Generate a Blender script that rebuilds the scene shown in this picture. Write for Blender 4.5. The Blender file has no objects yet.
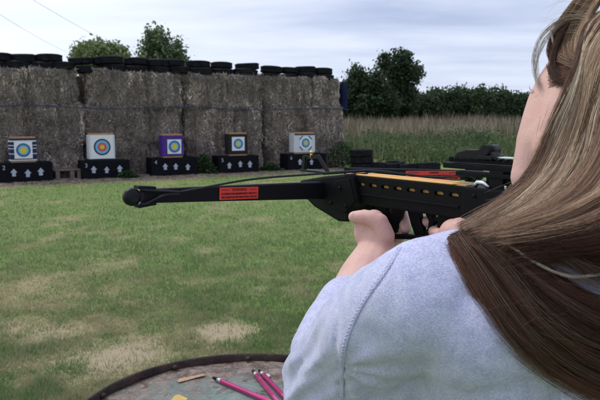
import bpy, bmesh, math, random
import numpy as np
from mathutils import Vector, Matrix, noise
from mathutils.bvhtree import BVHTree
random.seed(7); rng = np.random.default_rng(7)
SC = bpy.context.scene
COL = SC.collection
R_ = math.radians

# ------------------------------------------------------------------ camera
PITCH, CAM_H, FPX = R_(7.0), 1.38, 667.0
cd = bpy.data.cameras.new("camera"); cam = bpy.data.objects.new("camera", cd); COL.objects.link(cam)
cam.location = (0, 0, CAM_H); cam.rotation_euler = (R_(90) - PITCH, 0, 0)
cd.sensor_width = 36; cd.lens = 36 * FPX / 600; cd.clip_start = 0.02; cd.clip_end = 6000
cd.dof.use_dof = True; cd.dof.focus_distance = 1.0; cd.dof.aperture_fstop = 20
SC.camera = cam

# ------------------------------------------------------------------ world and sun
SUN_EL, SUN_AZ = R_(58), R_(-55)          # azimuth from +Y, negative to the left
w = bpy.data.worlds.new("World"); SC.world = w; w.use_nodes = True
nt = w.node_tree; nt.nodes.clear()
def N(nt, t, **kw):
    n = nt.nodes.new(t)
    for k, v in kw.items(): setattr(n, k, v)
    return n
def math_node(nt, op, a, b=None, clamp=False):
    n = N(nt, 'ShaderNodeMath', operation=op, use_clamp=clamp)
    for i, v in enumerate((a, b)):
        if v is None: continue
        if isinstance(v, (int, float)): n.inputs[i].default_value = v
        else: nt.links.new(v, n.inputs[i])
    return n.outputs[0]
def mixc(nt, f, a, b, blend='MIX'):
    n = N(nt, 'ShaderNodeMix', data_type='RGBA', blend_type=blend)
    for s, v in ((0, f), (6, a), (7, b)):
        if isinstance(v, (int, float)): n.inputs[s].default_value = v
        elif isinstance(v, tuple): n.inputs[s].default_value = (*v[:3], 1)
        else: nt.links.new(v, n.inputs[s])
    return n.outputs[2]
def ramp(nt, fac, stops, interp='LINEAR'):
    n = N(nt, 'ShaderNodeValToRGB'); r = n.color_ramp; r.interpolation = interp
    while len(r.elements) < len(stops): r.elements.new(0.5)
    for e, (p, c) in zip(r.elements, stops):
        e.position = p; e.color = (c, c, c, 1) if isinstance(c, (int, float)) else (*c[:3], 1)
    nt.links.new(fac, n.inputs[0]); return n.outputs[0]
def noise_tex(nt, vec, scale, detail=4, rough=0.55, dist=0.0):
    n = N(nt, 'ShaderNodeTexNoise'); n.inputs['Scale'].default_value = scale; n.inputs['Detail'].default_value = detail
    n.inputs['Roughness'].default_value = rough; n.inputs['Distortion'].default_value = dist
    if vec is not None: nt.links.new(vec, n.inputs['Vector'])
    return n.outputs['Fac']
def mapping(nt, vec, scale=(1, 1, 1), rot=(0, 0, 0), loc=(0, 0, 0)):
    n = N(nt, 'ShaderNodeMapping'); n.inputs['Scale'].default_value = scale; n.inputs['Rotation'].default_value = rot
    n.inputs['Location'].default_value = loc; nt.links.new(vec, n.inputs['Vector']); return n.outputs[0]

out = N(nt, 'ShaderNodeOutputWorld'); bg = N(nt, 'ShaderNodeBackground'); bg.inputs[1].default_value = 0.1
sky = N(nt, 'ShaderNodeTexSky', sky_type='NISHITA', sun_disc=False)
sky.sun_elevation = SUN_EL; sky.sun_rotation = SUN_AZ
tc = N(nt, 'ShaderNodeTexCoord'); sep = N(nt, 'ShaderNodeSeparateXYZ'); nt.links.new(tc.outputs['Generated'], sep.inputs[0])
zc = math_node(nt, 'ADD', math_node(nt, 'MAXIMUM', sep.outputs[2], 0.0), 0.10)
comb = N(nt, 'ShaderNodeCombineXYZ')
nt.links.new(math_node(nt, 'DIVIDE', sep.outputs[0], zc), comb.inputs[0])
nt.links.new(math_node(nt, 'DIVIDE', sep.outputs[1], zc), comb.inputs[1])
cl1 = noise_tex(nt, mapping(nt, comb.outputs[0], (0.55, 1.0, 1), (0, 0, R_(12)), (3.1, 0.7, 0)), 1.15, 6, 0.55, 0.3)
cl2 = noise_tex(nt, mapping(nt, comb.outputs[0], (0.45, 1.3, 1), (0, 0, R_(-8)), (7.3, 2.2, 0)), 0.5, 4, 0.5, 0.2)
den = math_node(nt, 'ADD', math_node(nt, 'MULTIPLY', cl1, 0.55), math_node(nt, 'MULTIPLY', cl2, 0.45))
den = ramp(nt, den, [(0.38, 0.0), (0.60, 1.0)])
cloud = mixc(nt, den, (3.9, 4.5, 6.3), (6.6, 7.15, 8.6))
# thinner, brighter cloud towards the hidden sun on the left
side = math_node(nt, 'ADD', math_node(nt, 'MULTIPLY', sep.outputs[0], -1.5), math_node(nt, 'MULTIPLY', sep.outputs[1], 0.35))
side = ramp(nt, side, [(0.22, 0.0), (0.95, 1.0)])
cloud = mixc(nt, side, cloud, mixc(nt, den, (7.1, 7.7, 9.0), (8.6, 9.0, 9.7)))
hz = ramp(nt, sep.outputs[2], [(0.0, 0.55), (0.14, 0.0)])
cloud = mixc(nt, hz, cloud, (6.7, 7.3, 8.7))
final = mixc(nt, 0.9, sky.outputs[0], cloud)
nt.links.new(final, bg.inputs[0]); nt.links.new(bg.outputs[0], out.inputs[0])
sl = bpy.data.lights.new("sun", 'SUN'); sl.energy = 1.3; sl.angle = R_(16); sl.color = (1.0, 0.96, 0.90)
so = bpy.data.objects.new("sun", sl); COL.objects.link(so)
sd = Vector((math.sin(SUN_AZ) * math.cos(SUN_EL), math.cos(SUN_AZ) * math.cos(SUN_EL), math.sin(SUN_EL)))
so.rotation_euler = sd.to_track_quat('Z', 'Y').to_euler(); so.location = sd * 40
vs = SC.view_settings; vs.view_transform = 'Standard'; vs.look = 'None'; vs.gamma = 1; vs.exposure = 0.36
vs.use_curve_mapping = False

# ------------------------------------------------------------------ survey helpers (photo measurements -> metres)
CAMV = np.array([0, 0, CAM_H])
FW = np.array([0, math.cos(PITCH), -math.sin(PITCH)]); UP = np.array([0, math.sin(PITCH), math.cos(PITCH)]); RT = np.array([1., 0, 0])
def ray(px, py): return FW + RT * (px - 300) / FPX + UP * (200 - py) / FPX
def P(px, py, d): return CAMV + d * ray(px, py)
def G(px, py, z=0.0):
    r = ray(px, py); return CAMV + r * ((z - CAM_H) / r[2])
def at_y(px, py, Y):
    r = ray(px, py); return CAMV + r * (Y / r[1])

# ------------------------------------------------------------------ mesh helpers
def tag(o, label=None, cat=None, group=None, kind=None):
    if label: o['label'] = label
    if cat: o['category'] = cat
    if group: o['group'] = group
    if kind: o['kind'] = kind
    return o
def thing(name, label, cat, loc=(0, 0, 0), rotz=0.0, group=None):
    o = bpy.data.objects.new(name, None); COL.objects.link(o); o.empty_display_size = 0.1
    o.location = loc; o.rotation_euler = (0, 0, rotz)
    return tag(o, label, cat, group)
def link(name, me, mats=(), parent=None):
    for m in (mats if isinstance(mats, (list, tuple)) else [mats]): me.materials.append(m)
    o = bpy.data.objects.new(name, me); COL.objects.link(o)
    if parent is not None: o.parent = parent
    return o
def copy_tree(o, parent=None):
    c = o.copy(); COL.objects.link(c)
    if parent is not None: c.parent = parent
    for ch in list(o.children): copy_tree(ch, c)
    return c
def np_mesh(name, V, F, col=None, mi=None, smooth=False):
    """V (n,3), F (m,k) one face size; col per-vertex rgb."""
    V = np.asarray(V, np.float32); F = np.asarray(F, np.int32); m, k = F.shape
    me = bpy.data.meshes.new(name)
    me.vertices.add(len(V)); me.vertices.foreach_set('co', V.ravel())
    me.loops.add(m * k); me.loops.foreach_set('vertex_index', F.ravel())
    me.polygons.add(m); me.polygons.foreach_set('loop_start', np.arange(0, m * k, k, dtype=np.int32))
    me.polygons.foreach_set('loop_total', np.full(m, k, np.int32))
    if mi is not None: me.polygons.foreach_set('material_index', np.asarray(mi, np.int32))
    me.polygons.foreach_set('use_smooth', np.full(m, smooth, bool))
    if col is not None:
        a = me.color_attributes.new('tint', 'FLOAT_COLOR', 'POINT')
        c = np.ones((len(V), 4), np.float32); c[:, :3] = col; a.data.foreach_set('color', c.ravel())
    me.update(calc_edges=True); me.validate()
    return me
class MB:
    """collects simple solids into one mesh; each add() may carry a material index"""
    def __init__(s): s.bm = bmesh.new()
    def _mi(s, vs_, mi, smooth=False):
        for f in {f for v in vs_ for f in v.link_faces}:
            f.material_index = mi; f.smooth = smooth
    def box(s, c, size, rot=None, mi=0, bevel=0.0):
        M = Matrix.Translation(Vector(c)) @ ((rot or Matrix()).to_4x4()) @ Matrix.Diagonal((*size, 1))
        r = bmesh.ops.create_cube(s.bm, size=1.0, matrix=M); vs_ = r['verts']
        if bevel:
            es = list({e for v in vs_ for e in v.link_edges})
            b = bmesh.ops.bevel(s.bm, geom=es, offset=bevel, segments=2, affect='EDGES', profile=0.7)
            vs_ = b['verts']
            for f in b['faces']: f.material_index = mi
        s._mi(vs_, mi); return s
    def prism(s, pts, x0, x1, axis='x', mi=0, bevel=0.0):
        """pts: 2-D outline; axis x -> (x, y, z) = (h, a, b); axis z -> (a, b, h); axis y -> (a, h, b)"""
        f_ = {'x': lambda a, b, h: (h, a, b), 'y': lambda a, b, h: (a, h, b), 'z': lambda a, b, h: (a, b, h)}[axis]
        lo = [s.bm.verts.new(f_(a, b, x0)) for a, b in pts]; hi = [s.bm.verts.new(f_(a, b, x1)) for a, b in pts]
        fs = [s.bm.faces.new(lo), s.bm.faces.new(hi[::-1])]; n = len(pts)
        for i in range(n): fs.append(s.bm.faces.new((lo[i], hi[i], hi[(i + 1) % n], lo[(i + 1) % n])))
        for f in fs: f.material_index = mi
        bmesh.ops.recalc_face_normals(s.bm, faces=fs)
        if bevel:
            es = list({e for f in fs for e in f.edges if len(e.link_faces) == 2 and e.calc_face_angle(0) > 0.45})
            b = bmesh.ops.bevel(s.bm, geom=es, offset=bevel, segments=2, affect='EDGES', profile=0.6, clamp_overlap=True)
            for f in b['faces']: f.material_index = mi
        return s
    def tube(s, pts, radii, seg=12, mi=0, caps=True, sx=1.0):
        V, F = tube_np(pts, radii, seg, caps, sx)
        vv = [s.bm.verts.new(v) for v in V]
        for f in F:
            fc = s.bm.faces.new([vv[i] for i in f]); fc.material_index = mi; fc.smooth = True
        return s
    def lathe(s, prof, seg=32, mi=0, closed=False, M=None):
        M = M or Matrix(); rings = []
        for r, z in prof: rings.append([s.bm.verts.new(M @ Vector((r * math.cos(2 * math.pi * i / seg), r * math.sin(2 * math.pi * i / seg), z))) for i in range(seg)])
        n = len(rings); rr = range(n if closed else n - 1)
        for k in rr:
            a, b = rings[k], rings[(k + 1) % n]
            for i in range(seg):
                f = s.bm.faces.new((a[i], a[(i + 1) % seg], b[(i + 1) % seg], b[i])); f.material_index = mi; f.smooth = True
        if not closed:
            for ring, flip in ((rings[0], True), (rings[-1], False)):
                f = s.bm.faces.new(ring[::-1] if flip else ring); f.material_index = mi
        return s
    def ball(s, c, r, seg=12, mi=0):
        rr = r if isinstance(r, tuple) else (r, r, r)
        M = Matrix.Translation(Vector(c)) @ Matrix.Diagonal((*rr, 1))
        q = bmesh.ops.create_uvsphere(s.bm, u_segments=seg, v_segments=max(6, seg // 2), radius=1, matrix=M); s._mi(q['verts'], mi, True); return s
    def build(s, name, mats, parent=None):
        me = bpy.data.meshes.new(name); bmesh.ops.recalc_face_normals(s.bm, faces=s.bm.faces[:]); s.bm.to_mesh(me); s.bm.free()
        return link(name, me, mats, parent)
def tube_np(pts, radii, seg=12, caps=True, sx=1.0):
    pts = np.asarray(pts, float); n = len(pts)
    radii = np.full(n, radii, float) if np.isscalar(radii) else np.asarray(radii, float)
    T = np.gradient(pts, axis=0); T /= np.linalg.norm(T, axis=1)[:, None] + 1e-12
    ref = np.array([0, 0, 1.]) if abs(T[0][2]) < 0.9 else np.array([1., 0, 0])
    V = []; u = np.cross(T[0], ref); u /= np.linalg.norm(u)
    for i in range(n):
        u = u - T[i] * (u @ T[i]); u /= np.linalg.norm(u); v = np.cross(T[i], u)
        for k in range(seg):
            a = 2 * math.pi * k / seg
            V.append(pts[i] + radii[i] * (math.cos(a) * u * sx + math.sin(a) * v))
    F = []
    for i in range(n - 1):
        for k in range(seg):
            F.append((i * seg + k, i * seg + (k + 1) % seg, (i + 1) * seg + (k + 1) % seg, (i + 1) * seg + k))
    if caps: F.append(tuple(range(seg))[::-1]); F.append(tuple(range((n - 1) * seg, n * seg)))
    return V, F
def catmull(pts, m=6):
    p = np.asarray(pts, float); p = np.vstack([2 * p[0] - p[1], p, 2 * p[-1] - p[-2]]); o = []
    for i in range(1, len(p) - 2):
        for t in np.linspace(0, 1, m, endpoint=False):
            a, b, c, d = p[i - 1], p[i], p[i + 1], p[i + 2]
            o.append(0.5 * (2 * b + (c - a) * t + (2 * a - 5 * b + 4 * c - d) * t * t + (3 * b - a - 3 * c + d) * t ** 3))
    o.append(p[-2]); return np.array(o)
def vnoise(x, y, seed=0):
    """smooth 2-D value noise in [0,1]"""
    xi, yi = np.floor(x).astype(np.int64), np.floor(y).astype(np.int64); fx, fy = x - xi, y - yi
    fx, fy = fx * fx * (3 - 2 * fx), fy * fy * (3 - 2 * fy)
    def h(a, b):
        n = (a * 374761393 + b * 668265263 + seed * 974634777) & 0x7fffffff
        n = ((n ^ (n >> 13)) * 1274126177) & 0x7fffffff
        return ((n ^ (n >> 16)) & 0xffff) / 65535.0
    return (h(xi, yi) * (1 - fx) + h(xi + 1, yi) * fx) * (1 - fy) + (h(xi, yi + 1) * (1 - fx) + h(xi + 1, yi + 1) * fx) * fy
def fbm(x, y, seed=0, o=4):
    s, a, t = 0, 0.5, 0
    for k in range(o): s = s + a * vnoise(x * 2 ** k, y * 2 ** k, seed + k * 17); t += a; a *= 0.5
    return s / t

# ------------------------------------------------------------------ materials
def mat(name, base, rough=0.6, var=0.0, vscale=20.0, bump=0.0, bscale=60.0, metal=0.0, spec=0.5, tint=False, dark=None, coat=0.0):
    """procedural Principled material: base colour broken up by noise towards 'dark', optional per-vertex tint and bump"""
    m = bpy.data.materials.new(name); m.use_nodes = True; t = m.node_tree; b = t.nodes['Principled BSDF']
    b.inputs['Roughness'].default_value = rough; b.inputs['Metallic'].default_value = metal; b.inputs['Specular IOR Level'].default_value = spec
    b.inputs['Coat Weight'].default_value = coat
    co = N(t, 'ShaderNodeTexCoord').outputs['Object']
    if tint:
        a = N(t, 'ShaderNodeAttribute', attribute_name='tint').outputs['Color']
        c = a if base is None else mixc(t, 1.0, a, base, 'MULTIPLY')
    else: c = base
    if var > 0:
        f = ramp(t, noise_tex(t, co, vscale, 5, 0.6), [(0.3, 0.0), (0.7, 1.0)])
        dk = dark or (tuple(x * (1 - var) for x in base) if base else (1 - var,) * 3)
        c = mixc(t, f, dk, c) if not tint else mixc(t, 1.0, c, mixc(t, f, (1 - var,) * 3, (1.0, 1.0, 1.0)), 'MULTIPLY')
        rv = N(t, 'ShaderNodeMapRange'); t.links.new(f, rv.inputs[0]); rv.inputs[3].default_value = min(1, rough + 0.08); rv.inputs[4].default_value = max(0.05, rough - 0.08)
        t.links.new(rv.outputs[0], b.inputs['Roughness'])
    if isinstance(c, tuple): b.inputs['Base Color'].default_value = (*c, 1)
    else: t.links.new(c, b.inputs['Base Color'])
    if bump > 0:
        bn = N(t, 'ShaderNodeBump'); bn.inputs['Strength'].default_value = bump; bn.inputs['Distance'].default_value = 0.01
        t.links.new(noise_tex(t, co, bscale, 4, 0.6), bn.inputs['Height']); t.links.new(bn.outputs[0], b.inputs['Normal'])
    return m
M = {}
M['black_paint'] = mat('black_paint', (0.006, 0.007, 0.011), 0.7, 0.35, 6, 0.15, 30, spec=0.12)
M['white_paint'] = mat('white_paint', (0.50, 0.54, 0.66), 0.6, 0.35, 30)
M['rubber'] = mat('rubber', (0.020, 0.021, 0.026), 0.8, 0.75, 7, 0.25, 40, spec=0.15)
M['slat_wood'] = mat('slat_wood', (0.55, 0.30, 0.13), 0.7, 0.35, 25, 0.2, 80)
M['pallet_wood'] = mat('pallet_wood', (0.22, 0.17, 0.14), 0.8, 0.45, 15, 0.3, 60)
M['foam_white'] = mat('foam_white', (0.66, 0.68, 0.74), 0.8, 0.12, 12, 0.2, 60)
M['foam_navy'] = mat('foam_navy', (0.012, 0.018, 0.10), 0.8, 0.3, 12, 0.2, 60)
M['foam_purple'] = mat('foam_purple', (0.075, 0.025, 0.27), 0.8, 0.3, 10, 0.2, 60)
M['foam_black'] = mat('foam_black', (0.010, 0.010, 0.020), 0.8, 0.3, 10, 0.2, 60)
M['paper'] = mat('paper', (0.78, 0.79, 0.84), 0.7, 0.06, 14)
M['ring_black'] = mat('ring_black', (0.012, 0.016, 0.03), 0.7)
M['ring_blue'] = mat('ring_blue', (0.03, 0.16, 0.42), 0.7, 0.1, 30)
M['ring_light_blue'] = mat('ring_light_blue', (0.16, 0.46, 0.72), 0.7, 0.1, 30)
M['ring_red'] = mat('ring_red', (0.65, 0.10, 0.10), 0.7, 0.1, 30)
M['ring_yellow'] = mat('ring_yellow', (0.75, 0.58, 0.06), 0.7, 0.1, 30)
M['blue_strap'] = mat('blue_strap', (0.030, 0.040, 0.095), 0.6, 0.3, 10)
M['blue_tarp'] = mat('blue_tarp', (0.014, 0.022, 0.085), 0.5, 0.3, 5, 0.3, 12)
M['bark'] = mat('bark', (0.06, 0.048, 0.038), 0.9, 0.5, 8, 0.6, 20)
def leaf_mat(name, k=1.0):
    m = mat(name, (k, k, k), 0.55, tint=True, spec=0.3); t = m.node_tree; b = t.nodes['Principled BSDF']
    o_ = t.nodes['Material Output']; tr = N(t, 'ShaderNodeBsdfTranslucent'); mx = N(t, 'ShaderNodeMixShader'); mx.inputs[0].default_value = 0.42
    t.links.new(b.inputs['Base Color'].links[0].from_socket, tr.inputs[0])
    t.links.new(b.outputs[0], mx.inputs[1]); t.links.new(tr.outputs[0], mx.inputs[2]); t.links.new(mx.outputs[0], o_.inputs[0]); return m
M['leaf'] = leaf_mat('leaf'); M['blade'] = leaf_mat('blade')
M['straw_fibre'] = mat('straw_fibre', None, 0.75, tint=True, spec=0.25)
M['matte_black'] = mat('matte_black', (0.005, 0.005, 0.0065), 0.5, 0.3, 40, 0.08, 300, spec=0.14)
M['limb_black'] = mat('limb_black', (0.006, 0.0065, 0.010), 0.5, 0.25, 20, 0.05, 300, spec=0.16)
M['string'] = mat('string', (0.008, 0.008, 0.012), 0.7, 0.2, 100)
M['track_yellow'] = mat('track_yellow', (0.80, 0.44, 0.12), 0.45, 0.15, 30)
M['label_red'] = mat('label_red', (0.80, 0.045, 0.03), 0.45, 0.12, 60)
M['label_ink'] = mat('label_ink', (0.03, 0.004, 0.006), 0.6)
M['brass'] = mat('brass', (0.75, 0.52, 0.22), 0.3, metal=0.9)
M['steel'] = mat('steel', (0.72, 0.74, 0.80), 0.22, metal=1.0)
M['sight_grey'] = mat('sight_grey', (0.008, 0.008, 0.011), 0.4, 0.2, 60, spec=0.25)
M['magenta'] = mat('magenta', (0.62, 0.018, 0.22), 0.28, 0.12, 60, metal=0.45, coat=0.3)
M['jeans'] = mat('jeans', (0.035, 0.05, 0.10), 0.9, 0.3, 60, 0.3, 400)
M['shoe'] = mat('shoe', (0.05, 0.045, 0.045), 0.7, 0.2, 20)
M['wire'] = mat('wire', (0.25, 0.26, 0.30), 0.7)
M['yellow_leaf'] = mat('yellow_leaf', (0.62, 0.42, 0.09), 0.6, 0.25, 80)
M['splinter'] = mat('splinter', (0.52, 0.31, 0.19), 0.7, 0.4, 60, 0.3, 200)
M['paint_chip'] = mat('paint_chip', (0.62, 0.63, 0.63), 0.6, 0.2, 80)

# rusty drum lid and rim
def drum_mats():
    m = bpy.data.materials.new('drum_lid'); m.use_nodes = True; t = m.node_tree; b = t.nodes['Principled BSDF']
    co = N(t, 'ShaderNodeTexCoord').outputs['Object']
    n1 = noise_tex(t, co, 5.5, 8, 0.62, 0.4); n2 = noise_tex(t, co, 38, 6, 0.65, 0.5); n3 = noise_tex(t, co, 150, 4, 0.7); n4 = noise_tex(t, co, 13, 6, 0.65, 1.0)
    ln = N(t, 'ShaderNodeVectorMath', operation='LENGTH'); t.links.new(co, ln.inputs[0])
    v = N(t, 'ShaderNodeVectorMath', operation='DISTANCE'); t.links.new(co, v.inputs[0]); v.inputs[1].default_value = (0.03, -0.05, 0.865)
    edge = math_node(t, 'MULTIPLY', v.outputs['Value'], 1.55)
    f = math_node(t, 'ADD', math_node(t, 'MULTIPLY', n1, 0.75), math_node(t, 'ADD', math_node(t, 'MULTIPLY', n2, 0.45), math_node(t, 'SUBTRACT', edge, 0.42)))
    f = ramp(t, f, [(0.40, 0.0), (0.62, 1.0)])
    paint = mixc(t, ramp(t, n4, [(0.35, 0), (0.65, 1)]), (0.10, 0.165, 0.150), (0.21, 0.27, 0.245))
    rust = mixc(t, ramp(t, n2, [(0.38, 0), (0.62, 1)]), (0.075, 0.046, 0.036), (0.25, 0.195, 0.165))
    c = mixc(t, f, paint, rust)
    c = mixc(t, ramp(t, n3, [(0.56, 0.0), (0.66, 0.85)]), c, (0.33, 0.29, 0.25))
    c = mixc(t, ramp(t, noise_tex(t, co, 24, 7, 0.7, 0.8), [(0.55, 0.0), (0.63, 0.9)]), c, (0.11, 0.055, 0.04))
    t.links.new(c, b.inputs['Base Color']); b.inputs['Roughness'].default_value = 0.7; b.inputs['Specular IOR Level'].default_value = 0.3
    bn = N(t, 'ShaderNodeBump'); bn.inputs['Strength'].default_value = 0.35; bn.inputs['Distance'].default_value = 0.004
    t.links.new(math_node(t, 'ADD', n2, math_node(t, 'MULTIPLY', n3, 0.5)), bn.inputs['Height']); t.links.new(bn.outputs[0], b.inputs['Normal'])
    M['drum_lid'] = m
    M['drum_rim'] = mat('drum_rim', (0.075, 0.048, 0.040), 0.7, 0.6, 22, 0.5, 90, spec=0.2, dark=(0.018, 0.014, 0.014))
drum_mats()

# ground material: lawn soil seen between the blades, worn patches from the 'tint' attribute
def ground_mat():
    m = bpy.data.materials.new('lawn'); m.use_nodes = True; t = m.node_tree; b = t.nodes['Principled BSDF']
    co = N(t, 'ShaderNodeTexCoord').outputs['Object']
    a = N(t, 'ShaderNodeAttribute', attribute_name='tint').outputs['Color']
    n1 = noise_tex(t, co, 9, 6, 0.7); n2 = noise_tex(t, mapping(t, co, (1, 1, 1)), 60, 5, 0.7); n3 = noise_tex(t, co, 260, 3, 0.7)
    k = math_node(t, 'ADD', math_node(t, 'MULTIPLY', n2, 0.9), math_node(t, 'ADD', math_node(t, 'MULTIPLY', n1, 0.5), math_node(t, 'MULTIPLY', n3, 0.6)))
    k = ramp(t, k, [(0.55, 0.45), (1.35, 1.5)])
    c = mixc(t, 1.0, a, k, 'MULTIPLY'); t.links.new(c, b.inputs['Base Color'])
    b.inputs['Roughness'].default_value = 0.95; b.inputs['Specular IOR Level'].default_value = 0.1
    bn = N(t, 'ShaderNodeBump'); bn.inputs['Strength'].default_value = 0.6; bn.inputs['Distance'].default_value = 0.02
    t.links.new(n2, bn.inputs['Height']); t.links.new(bn.outputs[0], b.inputs['Normal']); return m
M['ground'] = ground_mat()

# straw bale material
def straw_mat():
    m = bpy.data.materials.new('straw'); m.use_nodes = True; t = m.node_tree; b = t.nodes['Principled BSDF']
    co = N(t, 'ShaderNodeTexCoord').outputs['Object']; oi = N(t, 'ShaderNodeObjectInfo').outputs['Random']
    n1 = noise_tex(t, mapping(t, co, (14, 14, 3.0)), 1.0, 7, 0.7, 0.6); n2 = noise_tex(t, mapping(t, co, (3.2, 3.2, 0.6)), 1.0, 3, 0.6, 0.3)
    n3 = noise_tex(t, mapping(t, co, (60, 60, 26)), 1.0, 4, 0.75, 1.0); n4 = noise_tex(t, co, 2.3, 4, 0.6)
    k = math_node(t, 'ADD', math_node(t, 'MULTIPLY', n1, 0.5), math_node(t, 'ADD', math_node(t, 'MULTIPLY', n2, 0.3), math_node(t, 'MULTIPLY', n3, 0.45)))
    f = ramp(t, k, [(0.42, 0.0), (0.85, 1.0)])
    c = mixc(t, f, (0.016, 0.012, 0.011), (0.40, 0.33, 0.285))
    c = mixc(t, ramp(t, n4, [(0.45, 0.0), (0.7, 0.5)]), c, (0.17, 0.16, 0.17))
    t.links.new(c, b.inputs['Base Color']); b.inputs['Roughness'].default_value = 0.95; b.inputs['Specular IOR Level'].default_value = 0.1
    bn = N(t, 'ShaderNodeBump'); bn.inputs['Strength'].default_value = 0.9; bn.inputs['Distance'].default_value = 0.04
    t.links.new(k, bn.inputs['Height']); t.links.new(bn.outputs[0], b.inputs['Normal']); return m
M['straw'] = straw_mat()

# skin / shirt / hair
def skin_mat():
    m = bpy.data.materials.new('skin'); m.use_nodes = True; t = m.node_tree; b = t.nodes['Principled BSDF']
    co = N(t, 'ShaderNodeTexCoord').outputs['Object']
    n1 = noise_tex(t, co, 22, 4, 0.6); n2 = noise_tex(t, co, 620, 4, 0.65)
    c = mixc(t, ramp(t, n1, [(0.3, 0), (0.7, 1)]), (0.65, 0.37, 0.315), (0.75, 0.50, 0.425)); c = mixc(t, ramp(t, noise_tex(t, co, 75, 4, 0.65), [(0.42, 0.0), (0.66, 0.28)]), c, (0.74, 0.50, 0.45)); c = mixc(t, ramp(t, n2, [(0.35, 0.35), (0.6, 0.0)]), c, (0.50, 0.24, 0.21))
    mk = ramp(t, noise_tex(t, co, 90, 2, 0.5), [(0.70, 0.0), (0.76, 0.25)])
    c = mixc(t, mk, c, (0.36, 0.15, 0.12))
    t.links.new(c, b.inputs['Base Color']); b.inputs['Roughness'].default_value = 0.5; b.inputs['Specular IOR Level'].default_value = 0.35
    b.inputs['Subsurface Weight'].default_value = 0.25; b.inputs['Subsurface Radius'].default_value = (1.0, 0.35, 0.2); b.inputs['Subsurface Scale'].default_value = 0.006
    bn = N(t, 'ShaderNodeBump'); bn.inputs['Strength'].default_value = 0.35; bn.inputs['Distance'].default_value = 0.002
    t.links.new(n2, bn.inputs['Height']); t.links.new(bn.outputs[0], b.inputs['Normal']); return m
M['skin'] = skin_mat()
def shirt_mat():
    m = bpy.data.materials.new('knit'); m.use_nodes = True; t = m.node_tree; b = t.nodes['Principled BSDF']
    co = N(t, 'ShaderNodeTexCoord').outputs['Object']
    n1 = noise_tex(t, mapping(t, co, (560, 560, 1150), (0.3, 0.2, 0)), 1.0, 3, 0.7); n2 = noise_tex(t, co, 60, 4, 0.6)
    v = N(t, 'ShaderNodeTexVoronoi'); v.inputs['Scale'].default_value = 1000; t.links.new(co, v.inputs['Vector'])
    f = ramp(t, math_node(t, 'ADD', math_node(t, 'MULTIPLY', n1, 0.75), math_node(t, 'MULTIPLY', n2, 0.25)), [(0.36, 0), (0.62, 1)])
    c = mixc(t, f, (0.33, 0.350, 0.56), (0.67, 0.675, 0.87))
    t.links.new(c, b.inputs['Base Color']); b.inputs['Roughness'].default_value = 0.95; b.inputs['Specular IOR Level'].default_value = 0.1
    b.inputs['Sheen Weight'].default_value = 0.3
    h = math_node(t, 'ADD', math_node(t, 'MULTIPLY', v.outputs['Distance'], -0.8), n1)
    bn = N(t, 'ShaderNodeBump'); bn.inputs['Strength'].default_value = 0.4; bn.inputs['Distance'].default_value = 0.001
    t.links.new(h, bn.inputs['Height']); t.links.new(bn.outputs[0], b.inputs['Normal']); return m
M['knit'] = shirt_mat()
M['hair'] = mat('hair', None, 0.48, tint=True, spec=0.22)
M['eye_white'] = mat('eye_white', (0.7, 0.68, 0.66), 0.2); M['iris'] = mat('iris', (0.05, 0.07, 0.09), 0.2)

# ================================================================== GROUND
def elev(x, y):
    s = np.clip((y - 24.0) / 70.0, 0, 1); e = 1.1 * s * s * (3 - 2 * s)
    return e + 0.012 * (fbm(x * 1.3, y * 1.3, 5, 3) - 0.5) * np.clip((40 - np.abs(y)) / 20, 0, 1)
def ell(x, y, px, py, rx, ry):
    c = G(px, py); ex = abs(G(px + rx, py)[0] - c[0]); ey = max(0.15, abs(G(px, py - ry)[1] - c[1]))
    return np.exp(-(((x - c[0]) / ex) ** 2 + ((y - c[1]) / ey) ** 2) ** 1.3)
WA = R_(29.2); WD = np.array([math.cos(WA), math.sin(WA)]); WN = np.array([math.sin(WA), -math.cos(WA)])   # wall direction, outward normal
B0 = np.array([-6.15, 14.0])                                                                              # on the line of box fronts
def wallpt(px, back):
    """point of the wall line (set `back` m behind the box fronts) on the view column px"""
    r = ray(px, 175)[:2]; o = B0 - WN * back
    A = np.array([[r[0], -WD[0]], [r[1], -WD[1]]]); t, s = np.linalg.solve(A, o); return o + WD * s
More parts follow.
